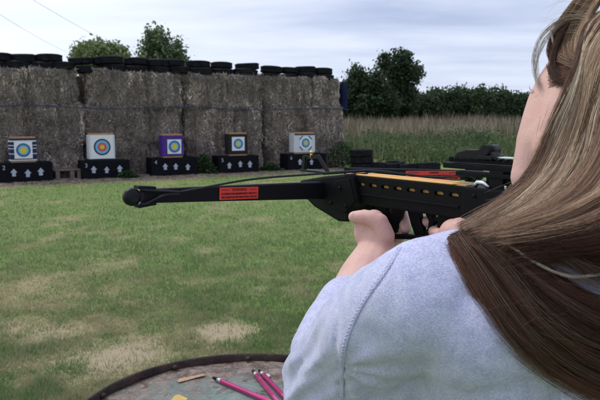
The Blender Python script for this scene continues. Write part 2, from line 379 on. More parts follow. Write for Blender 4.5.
def wear(x, y):
    n = fbm(x * 0.9 + 5, y * 0.55, 3, 4); n2 = fbm(x * 3.1, y * 2.0, 11, 4); n3 = fbm(x * 9, y * 9, 23, 3)
    n4 = fbm(x * 2.2 + 2 * n2, y * 1.6 + 2 * n2, 31, 4); dry = np.clip((n - 0.50) * 2.0 + (n2 - 0.5) * 2.0 + (n4 - 0.5) * 2.6, 0, 1) * 0.5
    bare = np.zeros_like(x)
    for e in ((228, 331, 36, 10, 1.2), (110, 356, 62, 17, 1.05), (30, 335, 60, 14, .6), (150, 300, 60, 8, 0.35)):
        bare = np.maximum(bare, e[4] * ell(x, y, *e[:4]))
    for e in ((50, 290, 80, 24, 0.95), (130, 238, 32, 4, 0.8), (120, 262, 60, 8, 0.7), (40, 232, 40, 4, 0.5), (70, 330, 90, 16, 0.85), (150, 345, 60, 14, .8)):
        dry = np.maximum(dry, e[4] * ell(x, y, *e[:4]) * np.clip(0.15 + 1.5 * (n4 - 0.3) + (n2 - 0.5), 0, 1))
    d = (x - B0[0]) * WN[0] + (y - B0[1]) * WN[1]            # metres in front of the boxes
    foot = np.clip(1.15 - np.abs(d - 0.1) / 0.75 + (n2 - 0.5) * 0.9, 0, 1) * (x < 3.2)
    bare = np.clip(bare * (0.55 + 0.9 * n2) * 1.15 - 0.12 + (n3 - 0.5) * 0.6 * (bare > 0.1), 0, 1)
    return np.clip(dry + (n3 - 0.5) * 0.9 * np.clip(dry * 5, 0, 1), 0, 1), np.maximum(bare, foot)
def graded(lo, hi, step, far):
    c = list(np.arange(lo, hi, step)); s, x = step, hi; up_ = []
    while x < far: up_.append(x); s *= 1.22; x += s
    up_.append(far); s, x = step, lo; dn = []
    while x > -far: s *= 1.22; x -= s; dn.append(x)
    return np.array(sorted(dn) + c + up_)
gx, gy = graded(-8.0, 4.0, 0.08, 3200), graded(1.5, 17.5, 0.08, 3200)
XX, YY = np.meshgrid(gx, gy); x, y = XX.ravel(), YY.ravel()
GREEN, DRY, BARE, FIELD = np.array([0.125, 0.175, 0.055]), np.array([0.25, 0.21, 0.12]), np.array([0.275, 0.225, 0.15]), np.array([0.12, 0.11, 0.06])
d_, b_ = wear(x, y)
gc = GREEN * (1 - d_[:, None]) + DRY * d_[:, None]; gc = gc * (1 - b_[:, None]) + BARE * b_[:, None]
fl = np.clip((y - 19) / 8, 0, 1)[:, None]; gc = gc * (1 - fl) + FIELD * fl
nx, ny = len(gx), len(gy); idx = np.arange(nx * ny).reshape(ny, nx)
F = np.stack([idx[:-1, :-1], idx[:-1, 1:], idx[1:, 1:], idx[1:, :-1]], -1).reshape(-1, 4)
tag(link('ground', np_mesh('ground', np.stack([x, y, elev(x, y)], 1), F, gc, smooth=True), M['ground']), kind='structure')

def blades(n, x, y, h, wd, col, lean=0.5, bend=False):
    """n upright single-triangle blades"""
    a = rng.uniform(0, 2 * math.pi, n); l = rng.uniform(0, lean, n) * h; la = rng.uniform(0, 2 * math.pi, n)
    z = elev(x, y) - 0.004
    dx, dy = np.cos(a) * wd / 2, np.sin(a) * wd / 2
    V = np.empty((n, 3, 3)); V[:, 0] = np.stack([x - dx, y - dy, z], 1); V[:, 1] = np.stack([x + dx, y + dy, z], 1)
    V[:, 2] = np.stack([x + l * np.cos(la), y + l * np.sin(la), z + h], 1)
    return V.reshape(-1, 3), np.arange(3 * n).reshape(n, 3), np.repeat(col, 3, axis=0)
n = 560000
u = rng.random(n); y0, y1, q = 2.3, 16.9, -1.35
y = (y0 ** q + u * (y1 ** q - y0 ** q)) ** (1 / q); x = rng.uniform(-0.62, 0.72, n) * y + rng.uniform(-0.3, 0.3, n)
d_, b_ = wear(x, y)
keep = (rng.random(n) > b_ * 0.93) & (rng.random(n) > d_ * 0.35) & ((x - B0[0]) * WN[0] + (y - B0[1]) * WN[1] > -0.05)
x, y, d_, b_ = x[keep], y[keep], d_[keep], b_[keep]; n = len(x)
h = (0.020 + 0.028 * rng.random(n) ** 1.5) * (1 - 0.45 * d_) * (0.35 + 1.3 * fbm(x * 6, y * 6, 40, 3)); wd = (0.0022 + 0.0009 * y) * rng.uniform(0.7, 1.3, n)
mixd = np.clip(d_ * 1.0 + rng.normal(0, 0.26, n) + 0.14 + (fbm(x * 7, y * 5, 91, 3) - 0.5) * 1.3 + (fbm(x * 1.5, y * 1.1, 95, 3) - 0.5) * 0.8, 0, 1)[:, None]
g1 = np.array([0.105, 0.195, 0.060]); g2 = np.array([0.230, 0.315, 0.130]); gk = rng.random(n)[:, None]
col = (g1 * (1 - gk) + g2 * gk) * (1 - mixd) + np.array([0.43, 0.37, 0.235]) * mixd
tag(link('grass', np_mesh('grass', *blades(n, x, y, h, wd, col, 0.9)), M['blade']), 'short worn green lawn with dry straw coloured patches', 'grass', kind='stuff')
# loose straw lying at the foot of the wall and on bare patches
n = 9000; s = rng.uniform(-1.5, 8.6, n); o = np.abs(rng.normal(0, 0.45, n)) - 0.2
x = B0[0] + WD[0] * s + WN[0] * o; y = B0[1] + WD[1] * s + WN[1] * o; L = rng.uniform(0.05, 0.2, n); a = rng.uniform(0, 6.28, n)
V = np.empty((n, 3, 3)); z = elev(x, y) + rng.uniform(0.004, 0.03, n)
V[:, 0] = np.stack([x, y, z], 1); V[:, 1] = np.stack([x + 0.012, y + 0.006, z + 0.008], 1); V[:, 2] = np.stack([x + L * np.cos(a), y + L * np.sin(a), z + rng.uniform(-0.003, 0.03, n)], 1)
col = np.array([0.32, 0.26, 0.20]) * rng.uniform(0.5, 1.2, (n, 1))
tag(link('loose_straw', np_mesh('loose_straw', V.reshape(-1, 3), np.arange(3 * n).reshape(n, 3), np.repeat(col, 3, 0)), M['straw_fibre']), 'loose straw litter along the foot of the bale wall', 'straw', kind='stuff')

# rough field on the right: green weeds in front, dry reddish grass behind
def weeds(name, label, n, xr, yr, hr, wr, cols, lean, cat, seed):
    y = rng.uniform(*yr, n); x = rng.uniform(xr[0], xr[1], n) * y / 30.0 + xr[2]
    k = fbm(x * 0.45, y * 0.3, seed, 4); k2 = fbm(x * 1.7, y * 0.9, seed + 9, 3)
    h = rng.uniform(*hr, n) * (0.25 + 1.3 * np.clip(k * 1.3 + k2 * 0.5 - 0.35, 0, 1)); wd = rng.uniform(*wr, n)
    c = np.array(cols)[np.clip((k2 * 1.8 - 0.4 + rng.normal(0, 0.22, n)) * len(cols), 0, len(cols) - 1).astype(int)] * rng.uniform(0.7, 1.25, (n, 1))
    tag(link(name, np_mesh(name, *blades(n, x, y, h, wd, c, lean)), M['blade']), label, cat, kind='stuff')
npl, nl = 5200, 15
y = rng.uniform(19.3, 36, npl); x = rng.uniform(-2, 34, npl) * y / 30 + 1.2; hk = fbm(x * 0.6, y * 0.4, 61, 4); hh_ = np.clip(0.18 + 1.25 * (hk - 0.28) + rng.normal(0, 0.10, npl), 0.12, 1.15); tone = np.clip(fbm(x * 0.9, y * 0.5, 77, 3) * 1.7 - 0.35 + rng.normal(0, 0.15, npl), 0, 1)
tt = rng.random((npl, nl)); px_ = (x[:, None] + rng.normal(0, 0.10, (npl, nl))).ravel(); py_ = (y[:, None] + rng.normal(0, 0.10, (npl, nl))).ravel(); pz_ = (tt * hh_[:, None]).ravel() + elev(px_, py_); n = npl * nl
c_ = np.stack([px_, py_, pz_], 1); d1 = rng.normal(0, 1, (n, 3)); d1 /= np.linalg.norm(d1, axis=1)[:, None]; d2 = np.cross(d1, rng.normal(0, 1, (n, 3))); d2 /= np.linalg.norm(d2, axis=1)[:, None]; sz = rng.uniform(0.03, 0.085, (n, 1))
V = np.stack([c_ - d1 * sz, c_ + d2 * sz * 0.45, c_ + d1 * sz, c_ - d2 * sz * 0.45], 1).reshape(-1, 3); tn = np.repeat(tone, nl)[:, None]
col = (np.array([0.028, 0.065, 0.022]) * (1 - tn) + np.array([0.115, 0.165, 0.06]) * tn) * rng.uniform(0.6, 1.4, (n, 1))
tag(link('weeds', np_mesh('weeds', V, np.arange(4 * n).reshape(n, 4), np.repeat(col, 4, 0)), M['leaf']), 'tall green nettles and weeds beside the bale wall', 'weeds', kind='stuff')
weeds('tall_grass', 'pale seeding grass stems growing among the green weeds', 9000, (-2, 34, 1.2), (19.6, 36), (0.3, 0.9), (0.015, 0.03), [(0.07, 0.11, 0.04), (0.16, 0.17, 0.09), (0.26, 0.23, 0.15)], 0.5, 'tall grass', 60)
weeds('dry_field', 'dry reddish brown grass field in front of the hedge', 80000, (-14, 40, 0), (33, 80), (0.3, 1.0), (0.04, 0.12), [(0.12, 0.13, 0.06), (0.22, 0.14, 0.11), (0.30, 0.25, 0.18), (0.11, 0.14, 0.06), (0.21, 0.145, 0.115), (0.38, 0.33, 0.26)], 0.6, 'field grass', 80)

# ================================================================== BALE WALL
def make_bale(L, D, H, seed, fibres=10000):
    rs = np.random.default_rng(seed); nx_, ny_, nz_ = 34, 8, 16
    grooves = [(rs.uniform(-0.1, 0.15) * L, rs.uniform(0.05, 0.11)), (rs.uniform(-0.36, -0.22) * L, rs.uniform(0.0, 0.06)), (rs.uniform(0.24, 0.36) * L, rs.uniform(0.0, 0.06))]
    bm = bmesh.new(); bmesh.ops.create_cube(bm, size=1.0)
    bmesh.ops.subdivide_edges(bm, edges=bm.edges[:], cuts=31, use_grid_fill=True)
    for v in bm.verts:
        p = v.co * 2                                         # -1..1
        e = 6.5; r = (abs(p.x) ** e + abs(p.y) ** e) ** (1 / e); m_ = max(abs(p.x), abs(p.y)); kk = m_ / r if r > 0 else 1
        p.x *= kk; p.y *= kk; r = (max(abs(p.x), abs(p.y)) ** 16 + abs(p.z) ** 16) ** (1 / 16); m_ = max(abs(p.x), abs(p.y), abs(p.z)); p = p * (m_ / r if r > 0 else 1)
        q = Vector((p.x * L / 2, p.y * D / 2, p.z * H / 2))
        nz1 = noise.noise(q * 1.6 + Vector((seed * 3.7, 0, 0))); nz2 = noise.noise(q * 5.0 + Vector((0, seed * 1.9, 0)))
        nz3 = noise.noise(Vector((q.x * 9, q.y * 9, q.z * 2.0 + seed)))
        d = 0.06 * nz1 + 0.03 * nz2 + 0.03 * nz3 - sum(dp * math.exp(-((q.x - gx0 - 0.03 * math.sin(q.z * 4 + seed)) / 0.035) ** 2) for gx0, dp in grooves)
        nn = Vector((p.x ** 5 / 1, p.y ** 5, p.z ** 5)); nn = nn.normalized() if nn.length > 1e-6 else Vector((0, 0, 1))
        v.co = q + nn * d
    me0 = bpy.data.meshes.new('tmp'); bm.to_mesh(me0); bm.free()
    V = np.array([v.co[:] for v in me0.vertices]); Fq = np.array([p.vertices[:] for p in me0.polygons]); bpy.data.meshes.remove(me0)
    # fibres sticking out of the front and ends
    c = V[Fq].mean(1); nrm = np.cross(V[Fq[:, 1]] - V[Fq[:, 0]], V[Fq[:, 2]] - V[Fq[:, 1]]); ar = np.linalg.norm(nrm, axis=1); nrm /= ar[:, None] + 1e-9
    wgt = ar * np.where(nrm[:, 1] < -0.4, 1.0, np.where(np.abs(nrm[:, 0]) > 0.5, 0.6, 0.12)); pk = rs.choice(len(Fq), fibres, p=wgt / wgt.sum())
    u_, v_ = rs.random((2, fibres, 1)); q0, q1, q2, q3 = (V[Fq[pk, i]] for i in range(4))
    p0 = (q0 * (1 - u_) + q1 * u_) * (1 - v_) + (q3 * (1 - u_) + q2 * u_) * v_; nn = nrm[pk]
    dr = rs.normal(0, 1, (fibres, 3)) * np.array([0.42, 0.42, 1.0]); dr -= nn * np.sum(dr * nn, 1)[:, None]; dr /= np.linalg.norm(dr, axis=1)[:, None]
    ln = rs.uniform(0.04, 0.13, (fibres, 1)); out_ = rs.uniform(0.002, 0.020, (fibres, 1)); sd_ = np.cross(nn, dr) * rs.uniform(0.0018, 0.0052, (fibres, 1))
    A = p0 - nn * 0.01; Bv = p0 + dr * ln * 0.5 + nn * out_ ; Cc = p0 + dr * ln + nn * out_ * rs.uniform(0.2, 1.6, (fibres, 1))
    fv = np.stack([A - sd_, A + sd_, Bv + sd_, Cc], 1).reshape(-1, 3); nf = len(V)
    ff = (np.arange(4 * fibres).reshape(-1, 4)) + nf
    st = (0.45 + 1.1 * fbm(p0[:, 0] * 11 + p0[:, 1] * 5, p0[:, 2] * 1.6, int(seed) * 7, 3) * (0.4 + 1.2 * fbm(p0[:, 0] * 2.5, p0[:, 2] * 2.5, int(seed) * 3, 2)))[:, None]; tone = np.array([0.41, 0.345, 0.305]) * st ** 1.9 * rs.uniform(0.2, 1.6, (fibres, 1)) * np.where(rs.random((fibres, 1)) < 0.15, 1.35, 1.0)
    col = np.vstack([np.ones((nf, 3)), np.repeat(tone, 4, 0)])
    me = np_mesh('straw_bale', np.vstack([V, fv]), np.vstack([Fq, ff]), col, np.r_[np.zeros(len(Fq)), np.ones(fibres)], smooth=False)
    return me
joints = [wallpt(p, 0.62) for p in (-17, 88, 188, 267, 347)]
TIER = [0.0, 0.80, 1.64, 2.44]; BD = 1.2
colname = ['at the far left', 'second column from the left, behind the red ringed target', 'third column from the left, behind the navy target', 'right-hand end column, behind the white target with black corners']
tiername = ['bottom straw bale', 'middle straw bale', 'top straw bale carrying tyres']
for c in range(4):
    a, b = joints[c], joints[c + 1]; L = float(np.linalg.norm(b - a))
    for t in range(3):
        H = TIER[t + 1] - TIER[t]; gap = [0.02, 0.03, 0.03, 0.02][c] + (0.05 if (c in (0, 1) and t == 2) else 0); ll = L - gap * 2
        sh = random.uniform(-0.03, 0.03) + (-0.08 if (c == 3 and t == 2) else 0) + (0.05 if (c == 3 and t == 0) else 0)
        ctr = (a + b) / 2 + WD * sh - WN * (BD / 2 + random.uniform(-0.03, 0.05) + (0.03 if t == 2 else 0))
        o = link('straw_bale', make_bale(ll, BD, H + 0.075, 10 + c * 3 + t), [M['straw'], M['straw_fibre']])
        o.location = (ctr[0], ctr[1], (TIER[t] + TIER[t + 1]) / 2 + 0.005); o.rotation_euler = (0, random.uniform(-0.012, 0.012), WA + random.uniform(-0.012, 0.012))
        tag(o, f'{tiername[t]}, {["leftmost column of the wall", "second column from the left", "third column from the left", "rightmost column of the wall"][c]}', 'straw bale', 'straw bales stacked as a backstop wall')
q = joints[1] - WN * (BD * 0.8)  # upright filler bale added behind the joint so the gap reads dark, not sky
o = link('straw_bale', make_bale(1.1, 0.5, 2.36, 55, 1500), [M['straw'], M['straw_fibre']]); o.location = (q[0], q[1], 1.19); o.rotation_euler = (0, 0, WA)
tag(o, 'filler straw bale added behind the gap between the two left columns to keep it dark', 'straw bale', 'straw bales stacked as a backstop wall')
def wall_to_world(s, out_, z, base):  # base: 2-D point, s along, out_ outward
    p = base + WD * s + WN * out_; return (p[0], p[1], z)
# long blue strap along the joint under the top tier
pts = []; a, b = joints[0], joints[4]; LW = float(np.linalg.norm(b - a))
for i in range(61):
    s = LW * i / 60; z = 1.63 + 0.028 * math.sin(s * 1.7) + 0.016 * noise.noise(Vector((s * 3.2, 0, 0))) - 0.01 * s / LW
    pts.append(wall_to_world(s, 0.050 + 0.03 * noise.noise(Vector((s * 2.2, 3, 0))), z, a))
V = []; Fq = []
for i, p in enumerate(pts):
    h_ = 0.011 + 0.009 * noise.noise(Vector((i * 0.37, 9, 1)))
    for dn, dz in ((0, -h_), (0.006, -h_), (0.006, h_), (0, h_)): V.append((p[0] + WN[0] * dn, p[1] + WN[1] * dn, p[2] + dz))
for i in range(60):
    for k in range(4): Fq.append((i * 4 + k, i * 4 + (k + 1) % 4, i * 4 + 4 + (k + 1) % 4, i * 4 + 4 + k))
tag(link('strap', np_mesh('strap', V, Fq), M['blue_strap']), 'long blue strap running along the bale wall under the top tier', 'strap')
# blue tarp hanging over the right end of the top bale
e0 = joints[4] - WD * 0.10; mb = MB(); V = []; Fq = []
nu, nv = 9, 12
for k in (0, 1):
    for j in range(nv):
        for i in range(nu):
            u_, v_ = i / (nu - 1), j / (nv - 1)
            o_ = 0.10 - u_ * 0.95; z = 2.40 - v_ * (0.72 + 0.1 * math.sin(u_ * 5)); s = 0.02 + 0.022 * math.sin(u_ * 11 + v_ * 2) * (0.3 + v_) + 0.05 * v_ * (1 - v_) - k * 0.006
            V.append(wall_to_world(s, o_ * (1 - 0.15 * v_), z, e0))
for k in (0, 1):
    for j in range(nv - 1):
        for i in range(nu - 1):
            a_ = k * nu * nv + j * nu + i; Fq.append((a_, a_ + 1, a_ + nu + 1, a_ + nu))
tag(link('tarp', np_mesh('tarp', V, Fq, smooth=True), M['blue_tarp']), 'dark blue plastic sheet hanging over the right end of the bale wall', 'tarp')

# ------------------------------------------------------------------ tyres
def tyre_mesh():
    Ro, Ri, W = 0.31, 0.185, 0.185; mb = MB(); h = W / 2
    prof = [(Ri, -h * 0.62), (Ri + 0.012, -h * 0.88), (Ri + 0.06, -h), (Ro - 0.035, -h * 0.92), (Ro - 0.008, -h * 0.74), (Ro, -h * 0.5), (Ro, -h * 0.30), (Ro - 0.008, -h * 0.26), (Ro - 0.008, -h * 0.20), (Ro, -h * 0.16),
            (Ro, h * 0.16), (Ro - 0.008, h * 0.20), (Ro - 0.008, h * 0.26), (Ro, h * 0.30), (Ro, h * 0.5), (Ro - 0.008, h * 0.74), (Ro - 0.035, h * 0.92), (Ri + 0.06, h), (Ri + 0.012, h * 0.88), (Ri, h * 0.62), (Ri + 0.05, h * 0.5), (Ro - 0.02, 0), (Ri + 0.05, -h * 0.5)]
    mb.lathe(prof, 40, closed=True)
    for sgn in (-1, 1):                                       # shoulder tread blocks
        for i in range(36):
            a = 2 * math.pi * i / 36; rot = Matrix.Rotation(a, 4, 'Z')
            mb.box(rot @ Vector((Ro - 0.006, 0, sgn * h * 0.62)), (0.018, 0.030, h * 0.30), rot)
    me = bpy.data.meshes.new('tyre'); bmesh.ops.recalc_face_normals(mb.bm, faces=mb.bm.faces[:]); mb.bm.to_mesh(me); mb.bm.free(); me.materials.append(M['rubber']); return me
TY = tyre_mesh()
def put_tyre(x_, y_, z_, label, group, sc=1.0, tilt=0.0):
    o = bpy.data.objects.new('tyre', TY); COL.objects.link(o); o.location = (x_, y_, z_)
    o.rotation_euler = (random.uniform(-tilt, tilt), random.uniform(-tilt, tilt), random.uniform(0, 6.28)); o.scale = (sc, sc, sc * random.uniform(0.92, 1.08))
    return tag(o, label, 'tyre', group)
# (pixel column, layer, size) along the top of the wall; layer 0 rests on straw
tops = [(-2, 0, 1.02), (22, 0, 1.05), (46, 0, .95), (66, 0, 1.0), (91, 0, .86), (116, 0, 1.0), (138, 0, .95), (161, 0, .92), (181, 0, .95), (201, 0, 1.08), (223, 0, 1.0), (246, 0, 1.08), (271, 0, .88), (288, 0, .88), (305, 0, .98), (323, 0, .95),
        (3, 1, 1.05), (28, 1, .95), (54, 1, .95), (85, 1, .9), (112, 1, 1.12), (139, 1, .9), (160, 1, .98), (176, 1, .85), (200, 1, 1.0), (223, 1, .9), (248, 1, 1.02), (272, 1, .95), (289, 1, 0.85), (305, 1, .93), (322, 1, .9)]
n0 = 0
order = sorted([t for t in tops], key=lambda t: (t[1], t[0]))
def ordw(k):
    return ['first', 'second', 'third', 'fourth', 'fifth', 'sixth', 'seventh', 'eighth', 'ninth', 'tenth', 'eleventh', 'twelfth', 'thirteenth', 'fourteenth', 'fifteenth', 'sixteenth'][k]
cnt = {0: 0, 1: 0}
for px, ly, sc in order:
    bk = 0.62 + 0.36 + (0.04 if ly else 0.0); p = wallpt(px, bk) + WD * 0
    sag = -0.05 * math.exp(-((px - 93) / 12) ** 2) - 0.06 * max(0, (px - 296)) / 30
    z = 2.455 + 0.092 + sag + (0.178 if ly else 0) - (0.02 if px < 40 else 0)
    if px in (271, 288, 272, 289): z -= 0.06
    put_tyre(p[0], p[1], z, f'black tyre in the {"upper" if ly else "lower"} row on the bale wall, {ordw(cnt[ly])} from the left', 'black tyres on top of the bale wall', sc, 0.06)
    cnt[ly] += 1
p = G(357, 171)
for k in range(3): put_tyre(p[0] + 0.15 + random.uniform(-0.03, 0.03), p[1] + 0.3, 0.10 + 0.18 * k, f'{["bottom", "middle", "top"][k]} tyre of the stack of three beside the right end of the wall', 'stack of three tyres', 1.0, 0.02)
for k, (px, py) in enumerate([(378, 171), (395, 171), (413, 172), (431, 172.5)]):
    p = G(px, py); put_tyre(p[0], p[1] + 0.35, 0.10 + 0.03 * (k % 2), f'tyre lying flat at the edge of the weeds, {["first", "second", "third", "fourth", "fifth"][k]} from the tyre stack', 'tyres lying along the weeds', 1.0, 0.12)

# ------------------------------------------------------------------ target boxes, targets
def text_mesh(name, body, size, M4, material, parent, depth=0.002, bold=0.0):
    cu = bpy.data.curves.new(name, 'FONT'); cu.body = body; cu.size = size; cu.align_x = 'CENTER'; cu.align_y = 'CENTER'; cu.extrude = depth; cu.offset = bold
    t = bpy.data.objects.new(name, cu); COL.objects.link(t); dg = bpy.context.evaluated_depsgraph_get(); dg.update()
    me = bpy.data.meshes.new_from_object(t.evaluated_get(dg)); bpy.data.objects.remove(t); bpy.data.curves.remove(cu)
    me.transform(M4); me.materials.clear(); return link(name, me, material, parent)
FRONT = Matrix.Rotation(R_(90), 4, 'X')                      # text in xz plane facing -Y
def disc(mb_or, name, c, r, y_, material, parent, th=0.003):
    m_ = MB(); m_.lathe([(r, 0), (r, th)], 48, M=Matrix.Translation((c[0], y_, c[1])) @ Matrix.Rotation(R_(90), 4, 'X')); return m_.build(name, material, parent)
arrow = [(-0.045, -0.095), (0.045, -0.095), (0.045, 0.0), (0.085, 0.0), (0.0, 0.10), (-0.085, 0.0), (-0.045, 0.0)]
BOX = [  # px left, px right of the front face, arrows px, number, height, label
    (-1, 53, (14, 28, 41), '2', 0.45, 'black box with three white arrows under the blue and white striped target'),
    (82, 130, (94, 107, 120), '3', 0.44, 'black box with three white arrows under the white target with red ring'),
    (152, 197.5, (165.5, 176, 188), '4', 0.46, 'black box with three white arrows under the purple target'),
    (219, 259, (229.5, 240.5, 250), '5', 0.46, 'black box with three white arrows under the black target'),
    (288, 326, (300, 311.5, 320), '6', 0.46, 'black box with white arrows behind the crossbow sight, rightmost of the boxes')]
TARG = [  # px of block left/right/top/bottom
    (11, 38, 136, 160), (90, 116, 136.5, 162), (163, 184, 133, 155), (229, 248, 128.5, 150), (294, 315, 132, 152)]
tlab = ['navy and white striped foam target with blue ringed face', 'white target with large black, light blue, red and yellow rings', 'purple foam target with small blue and yellow face', 'black foam target with small blue and yellow face', 'white foam target with black corner marks']
for i, (x0, x1, ars, num, bh, lab) in enumerate(BOX):
    a, b = wallpt(x0, 0), wallpt(x1, 0); L = float(np.linalg.norm(b - a)); mid = (a + b) / 2; dep = 0.46
    t = thing('target_box', lab, 'box', (mid[0], mid[1], 0), WA, 'black boxes under the targets')
    mb = MB(); mb.box((0, dep / 2, bh / 2 - 0.01), (L, dep, bh), bevel=0.008); mb.build('box_body', M['black_paint'], t)
    for ap in ars:
        q = wallpt(ap, 0); lx = float((q - mid) @ WD); az = bh * 0.5 + random.uniform(-0.02, 0.02)
        if i == 4 and ap == 320: continue
        m_ = MB(); sc = random.uniform(0.74, 0.86); tl = random.uniform(-0.06, 0.06)
        m_.prism([(lx + (px_ * math.cos(tl) - pz_ * math.sin(tl)) * sc, az + (pz_ * math.cos(tl) + px_ * math.sin(tl)) * sc) for px_, pz_ in arrow], -0.004, 0.0005, 'y'); m_.build('arrow_mark', M['white_paint'], t)
    text_mesh('number', num, 0.13, Matrix.Translation((-L / 2 + 0.10, -0.002, bh - 0.11)) @ FRONT, M['white_paint'], t, 0.0015)
    # target on top
    l, r, tp, bt = TARG[i]; tb = 0.08; ta, tb2 = wallpt(l, -0.0 + tb), wallpt(r, tb); TL = float(np.linalg.norm(tb2 - ta)); tm = (ta + tb2) / 2
    g = thing('archery_target', tlab[i] + ' on its black box', 'target', (tm[0], tm[1], bh - 0.01), WA, 'archery targets in front of the bale wall')
    D = 0.27; zb = 0.035; Yd = float(np.linalg.norm(tm)); HH = (bt - tp) / FPX * tm[1] * 1.0 - zb
    mb = MB()
    if i == 0:
        k = 0; z = zb; hs = [0.03, 0.12, 0.02, 0.10, 0.02, 0.05, 0.02, 0.07, 0.035, 0.045]; s_ = HH / sum(hs)
        for j, hh in enumerate(hs): mb.box((random.uniform(-.006, .006), D / 2, z + hh * s_ / 2), (TL - 0.02 * (j % 2), D - 0.01 * (j % 2), hh * s_ - 0.002), mi=[1, 0][(j + 1) % 2], bevel=0.004); z += hh * s_
        mb.build('foam_block', [M['foam_white'], M['foam_navy']], g)
    else:
        mm = [None, 'foam_white', 'foam_purple', 'foam_black', 'foam_white'][i]
        mb.box((0, D / 2, zb + HH / 2), (TL, D, HH), bevel=0.018); mb.build('foam_block', M[mm], g)
    # wooden slats above and below
    for zz, nm in ((0.018, 'wooden_slat'), (zb + HH + 0.017, 'wooden_slat')):
        if i in (1,) and zz < 0.03:
            mb = MB(); mb.box((0, D / 2, zz), (TL, D - 0.02, 0.034)); mb.build(nm, M['foam_black'], g); continue
        mb = MB(); mb.box((0, 0.05, zz), (TL * 0.92, 0.07, 0.034), bevel=0.004); mb.box((0, D - 0.06, zz + 0.001), (TL * 0.90, 0.07, 0.034), bevel=0.004); mb.build(nm, M['slat_wood'], g)
    fs = [0.36, 0.50, 0.34, 0.34, 0.36][i]; fs = min(fs, TL * 0.97); fx = [0.0, 0, 0.035, 0.0, 0.03][i]; fz = zb + HH * [0.48, 0.5, 0.46, 0.52, 0.5][i]
    if i == 4: fs *= 0.93
    mb = MB(); mb.box((fx, -0.004, fz), (fs, 0.006, fs if i != 1 else HH * 0.96)); fc = mb.build('target_face', M['paper'], g)
    rings = [[('ring_black', .40), ('ring_blue', .37), ('ring_light_blue', .29), ('ring_yellow', .20)], [('ring_black', .37), ('ring_light_blue', .305), ('ring_red', .20), ('ring_yellow', .10)],
             [('ring_blue', .42), ('ring_light_blue', .29), ('ring_yellow', .20)], [('ring_blue', .37), ('ring_light_blue', .26), ('ring_yellow', .17)], [('ring_blue', .36), ('ring_light_blue', .26), ('ring_yellow', .16)]][i]
    for j, (rm, rr) in enumerate(rings): disc(None, 'ring', (fx, fz), rr * fs, -0.0075 - 0.003 * j, M[rm], fc)
    if i == 4:
        for sx_ in (-1, 1):
            for sz in (-1, 1):
                m_ = MB(); m_.box((sx_ * fs * 0.40 + fx, -0.009, fz + sz * fs * 0.42), (0.13, 0.003, 0.028), Matrix.Rotation(R_(45) * sx_ * sz, 4, 'Y')); m_.build('corner_mark', M['ring_black'], fc)
        m_ = MB(); m_.box((0.0, -0.006, zb + HH - 0.02), (TL * 0.96, 0.008, 0.035)); m_.build('top_band', M['foam_black'], g)
# pallet between the first two boxes and a plank further along
a, b = wallpt(54, 0.12), wallpt(81.5, 0.12); L = float(np.linalg.norm(b - a)); mid = (a + b) / 2
t = thing('pallet', 'old wooden pallet lying between the first two black boxes', 'pallet', (mid[0], mid[1], 0), WA)
for z, nm in ((0.04, 'bottom_board'), (0.24, 'deck_board')):
    for yy in (0.05, 0.22, 0.39): m_ = MB(); m_.box((0, yy, z), (L, 0.11, 0.03), bevel=0.003); m_.build(nm, M['pallet_wood'], t)
for xx in (-L * 0.36, 0.1, L * 0.44): m_ = MB(); m_.box((xx, 0.22, 0.14), (0.09, 0.42, 0.166), bevel=0.004); m_.build('block', M['pallet_wood'], t)
for px0, px1, lb in ((131, 151, 'grey weathered plank on the ground between the red ringed and purple target boxes'), (262, 287, 'grey weathered plank on the ground between the two right-hand boxes')):
    a, b = wallpt(px0, 0.25), wallpt(px1, 0.25); L = float(np.linalg.norm(b - a)); mid = (a + b) / 2
    m_ = MB(); m_.box((0, 0, 0.04), (L, 0.16, 0.05), bevel=0.004); m_.box((0, 0.18, 0.03), (L * 0.97, 0.13, 0.05), bevel=0.004)
    o = m_.build('plank', M['pallet_wood']); o.location = (mid[0], mid[1], 0); o.rotation_euler = (0, 0, WA + 0.02); tag(o, lb, 'plank')
# weeds at the wall foot
def leafy(name, ctr, rad, hgt, n, c0, label):
    p = rng.normal(0, 0.45, (n, 3)) * np.array([rad, rad * 0.6, 0]) + np.array([ctr[0], ctr[1], 0]); z = rng.random(n) ** 0.8 * hgt * np.exp(-((p[:, 0] - ctr[0]) / rad) ** 2)
    p[:, 2] = z; d1 = rng.normal(0, 1, (n, 3)); d1 /= np.linalg.norm(d1, axis=1)[:, None]; d2 = np.cross(d1, rng.normal(0, 1, (n, 3))); d2 /= np.linalg.norm(d2, axis=1)[:, None]
    s = rng.uniform(0.02, 0.05, (n, 1)); V = np.stack([p - d1 * s, p + d2 * s * 0.5, p + d1 * s, p - d2 * s * 0.5], 1).reshape(-1, 3); V[:, 2] = np.maximum(V[:, 2], 0.0)
    col = np.array(c0) * rng.uniform(0.5, 1.5, (n, 1)); tag(link(name, np_mesh(name, V, np.arange(4 * n).reshape(n, 4), np.repeat(col, 4, 0)), M['leaf']), label, 'plant', 'weeds along the bale wall')
for px, rad, hg, lb in ((203, 0.34, 0.5, 'green weed clump between the purple and black target boxes'), (341, 0.55, 0.75, 'green weed clump at the right end of the bale wall'), (127, 0.25, 0.2, 'low weeds at the right corner of the second box'), (270, 0.3, 0.22, 'low weeds beside the plank at the right')):
    q = wallpt(px, 0.12 if px != 127 else -0.12); leafy('weed_plant', q, rad, hg, 900, (0.035, 0.075, 0.022), lb)

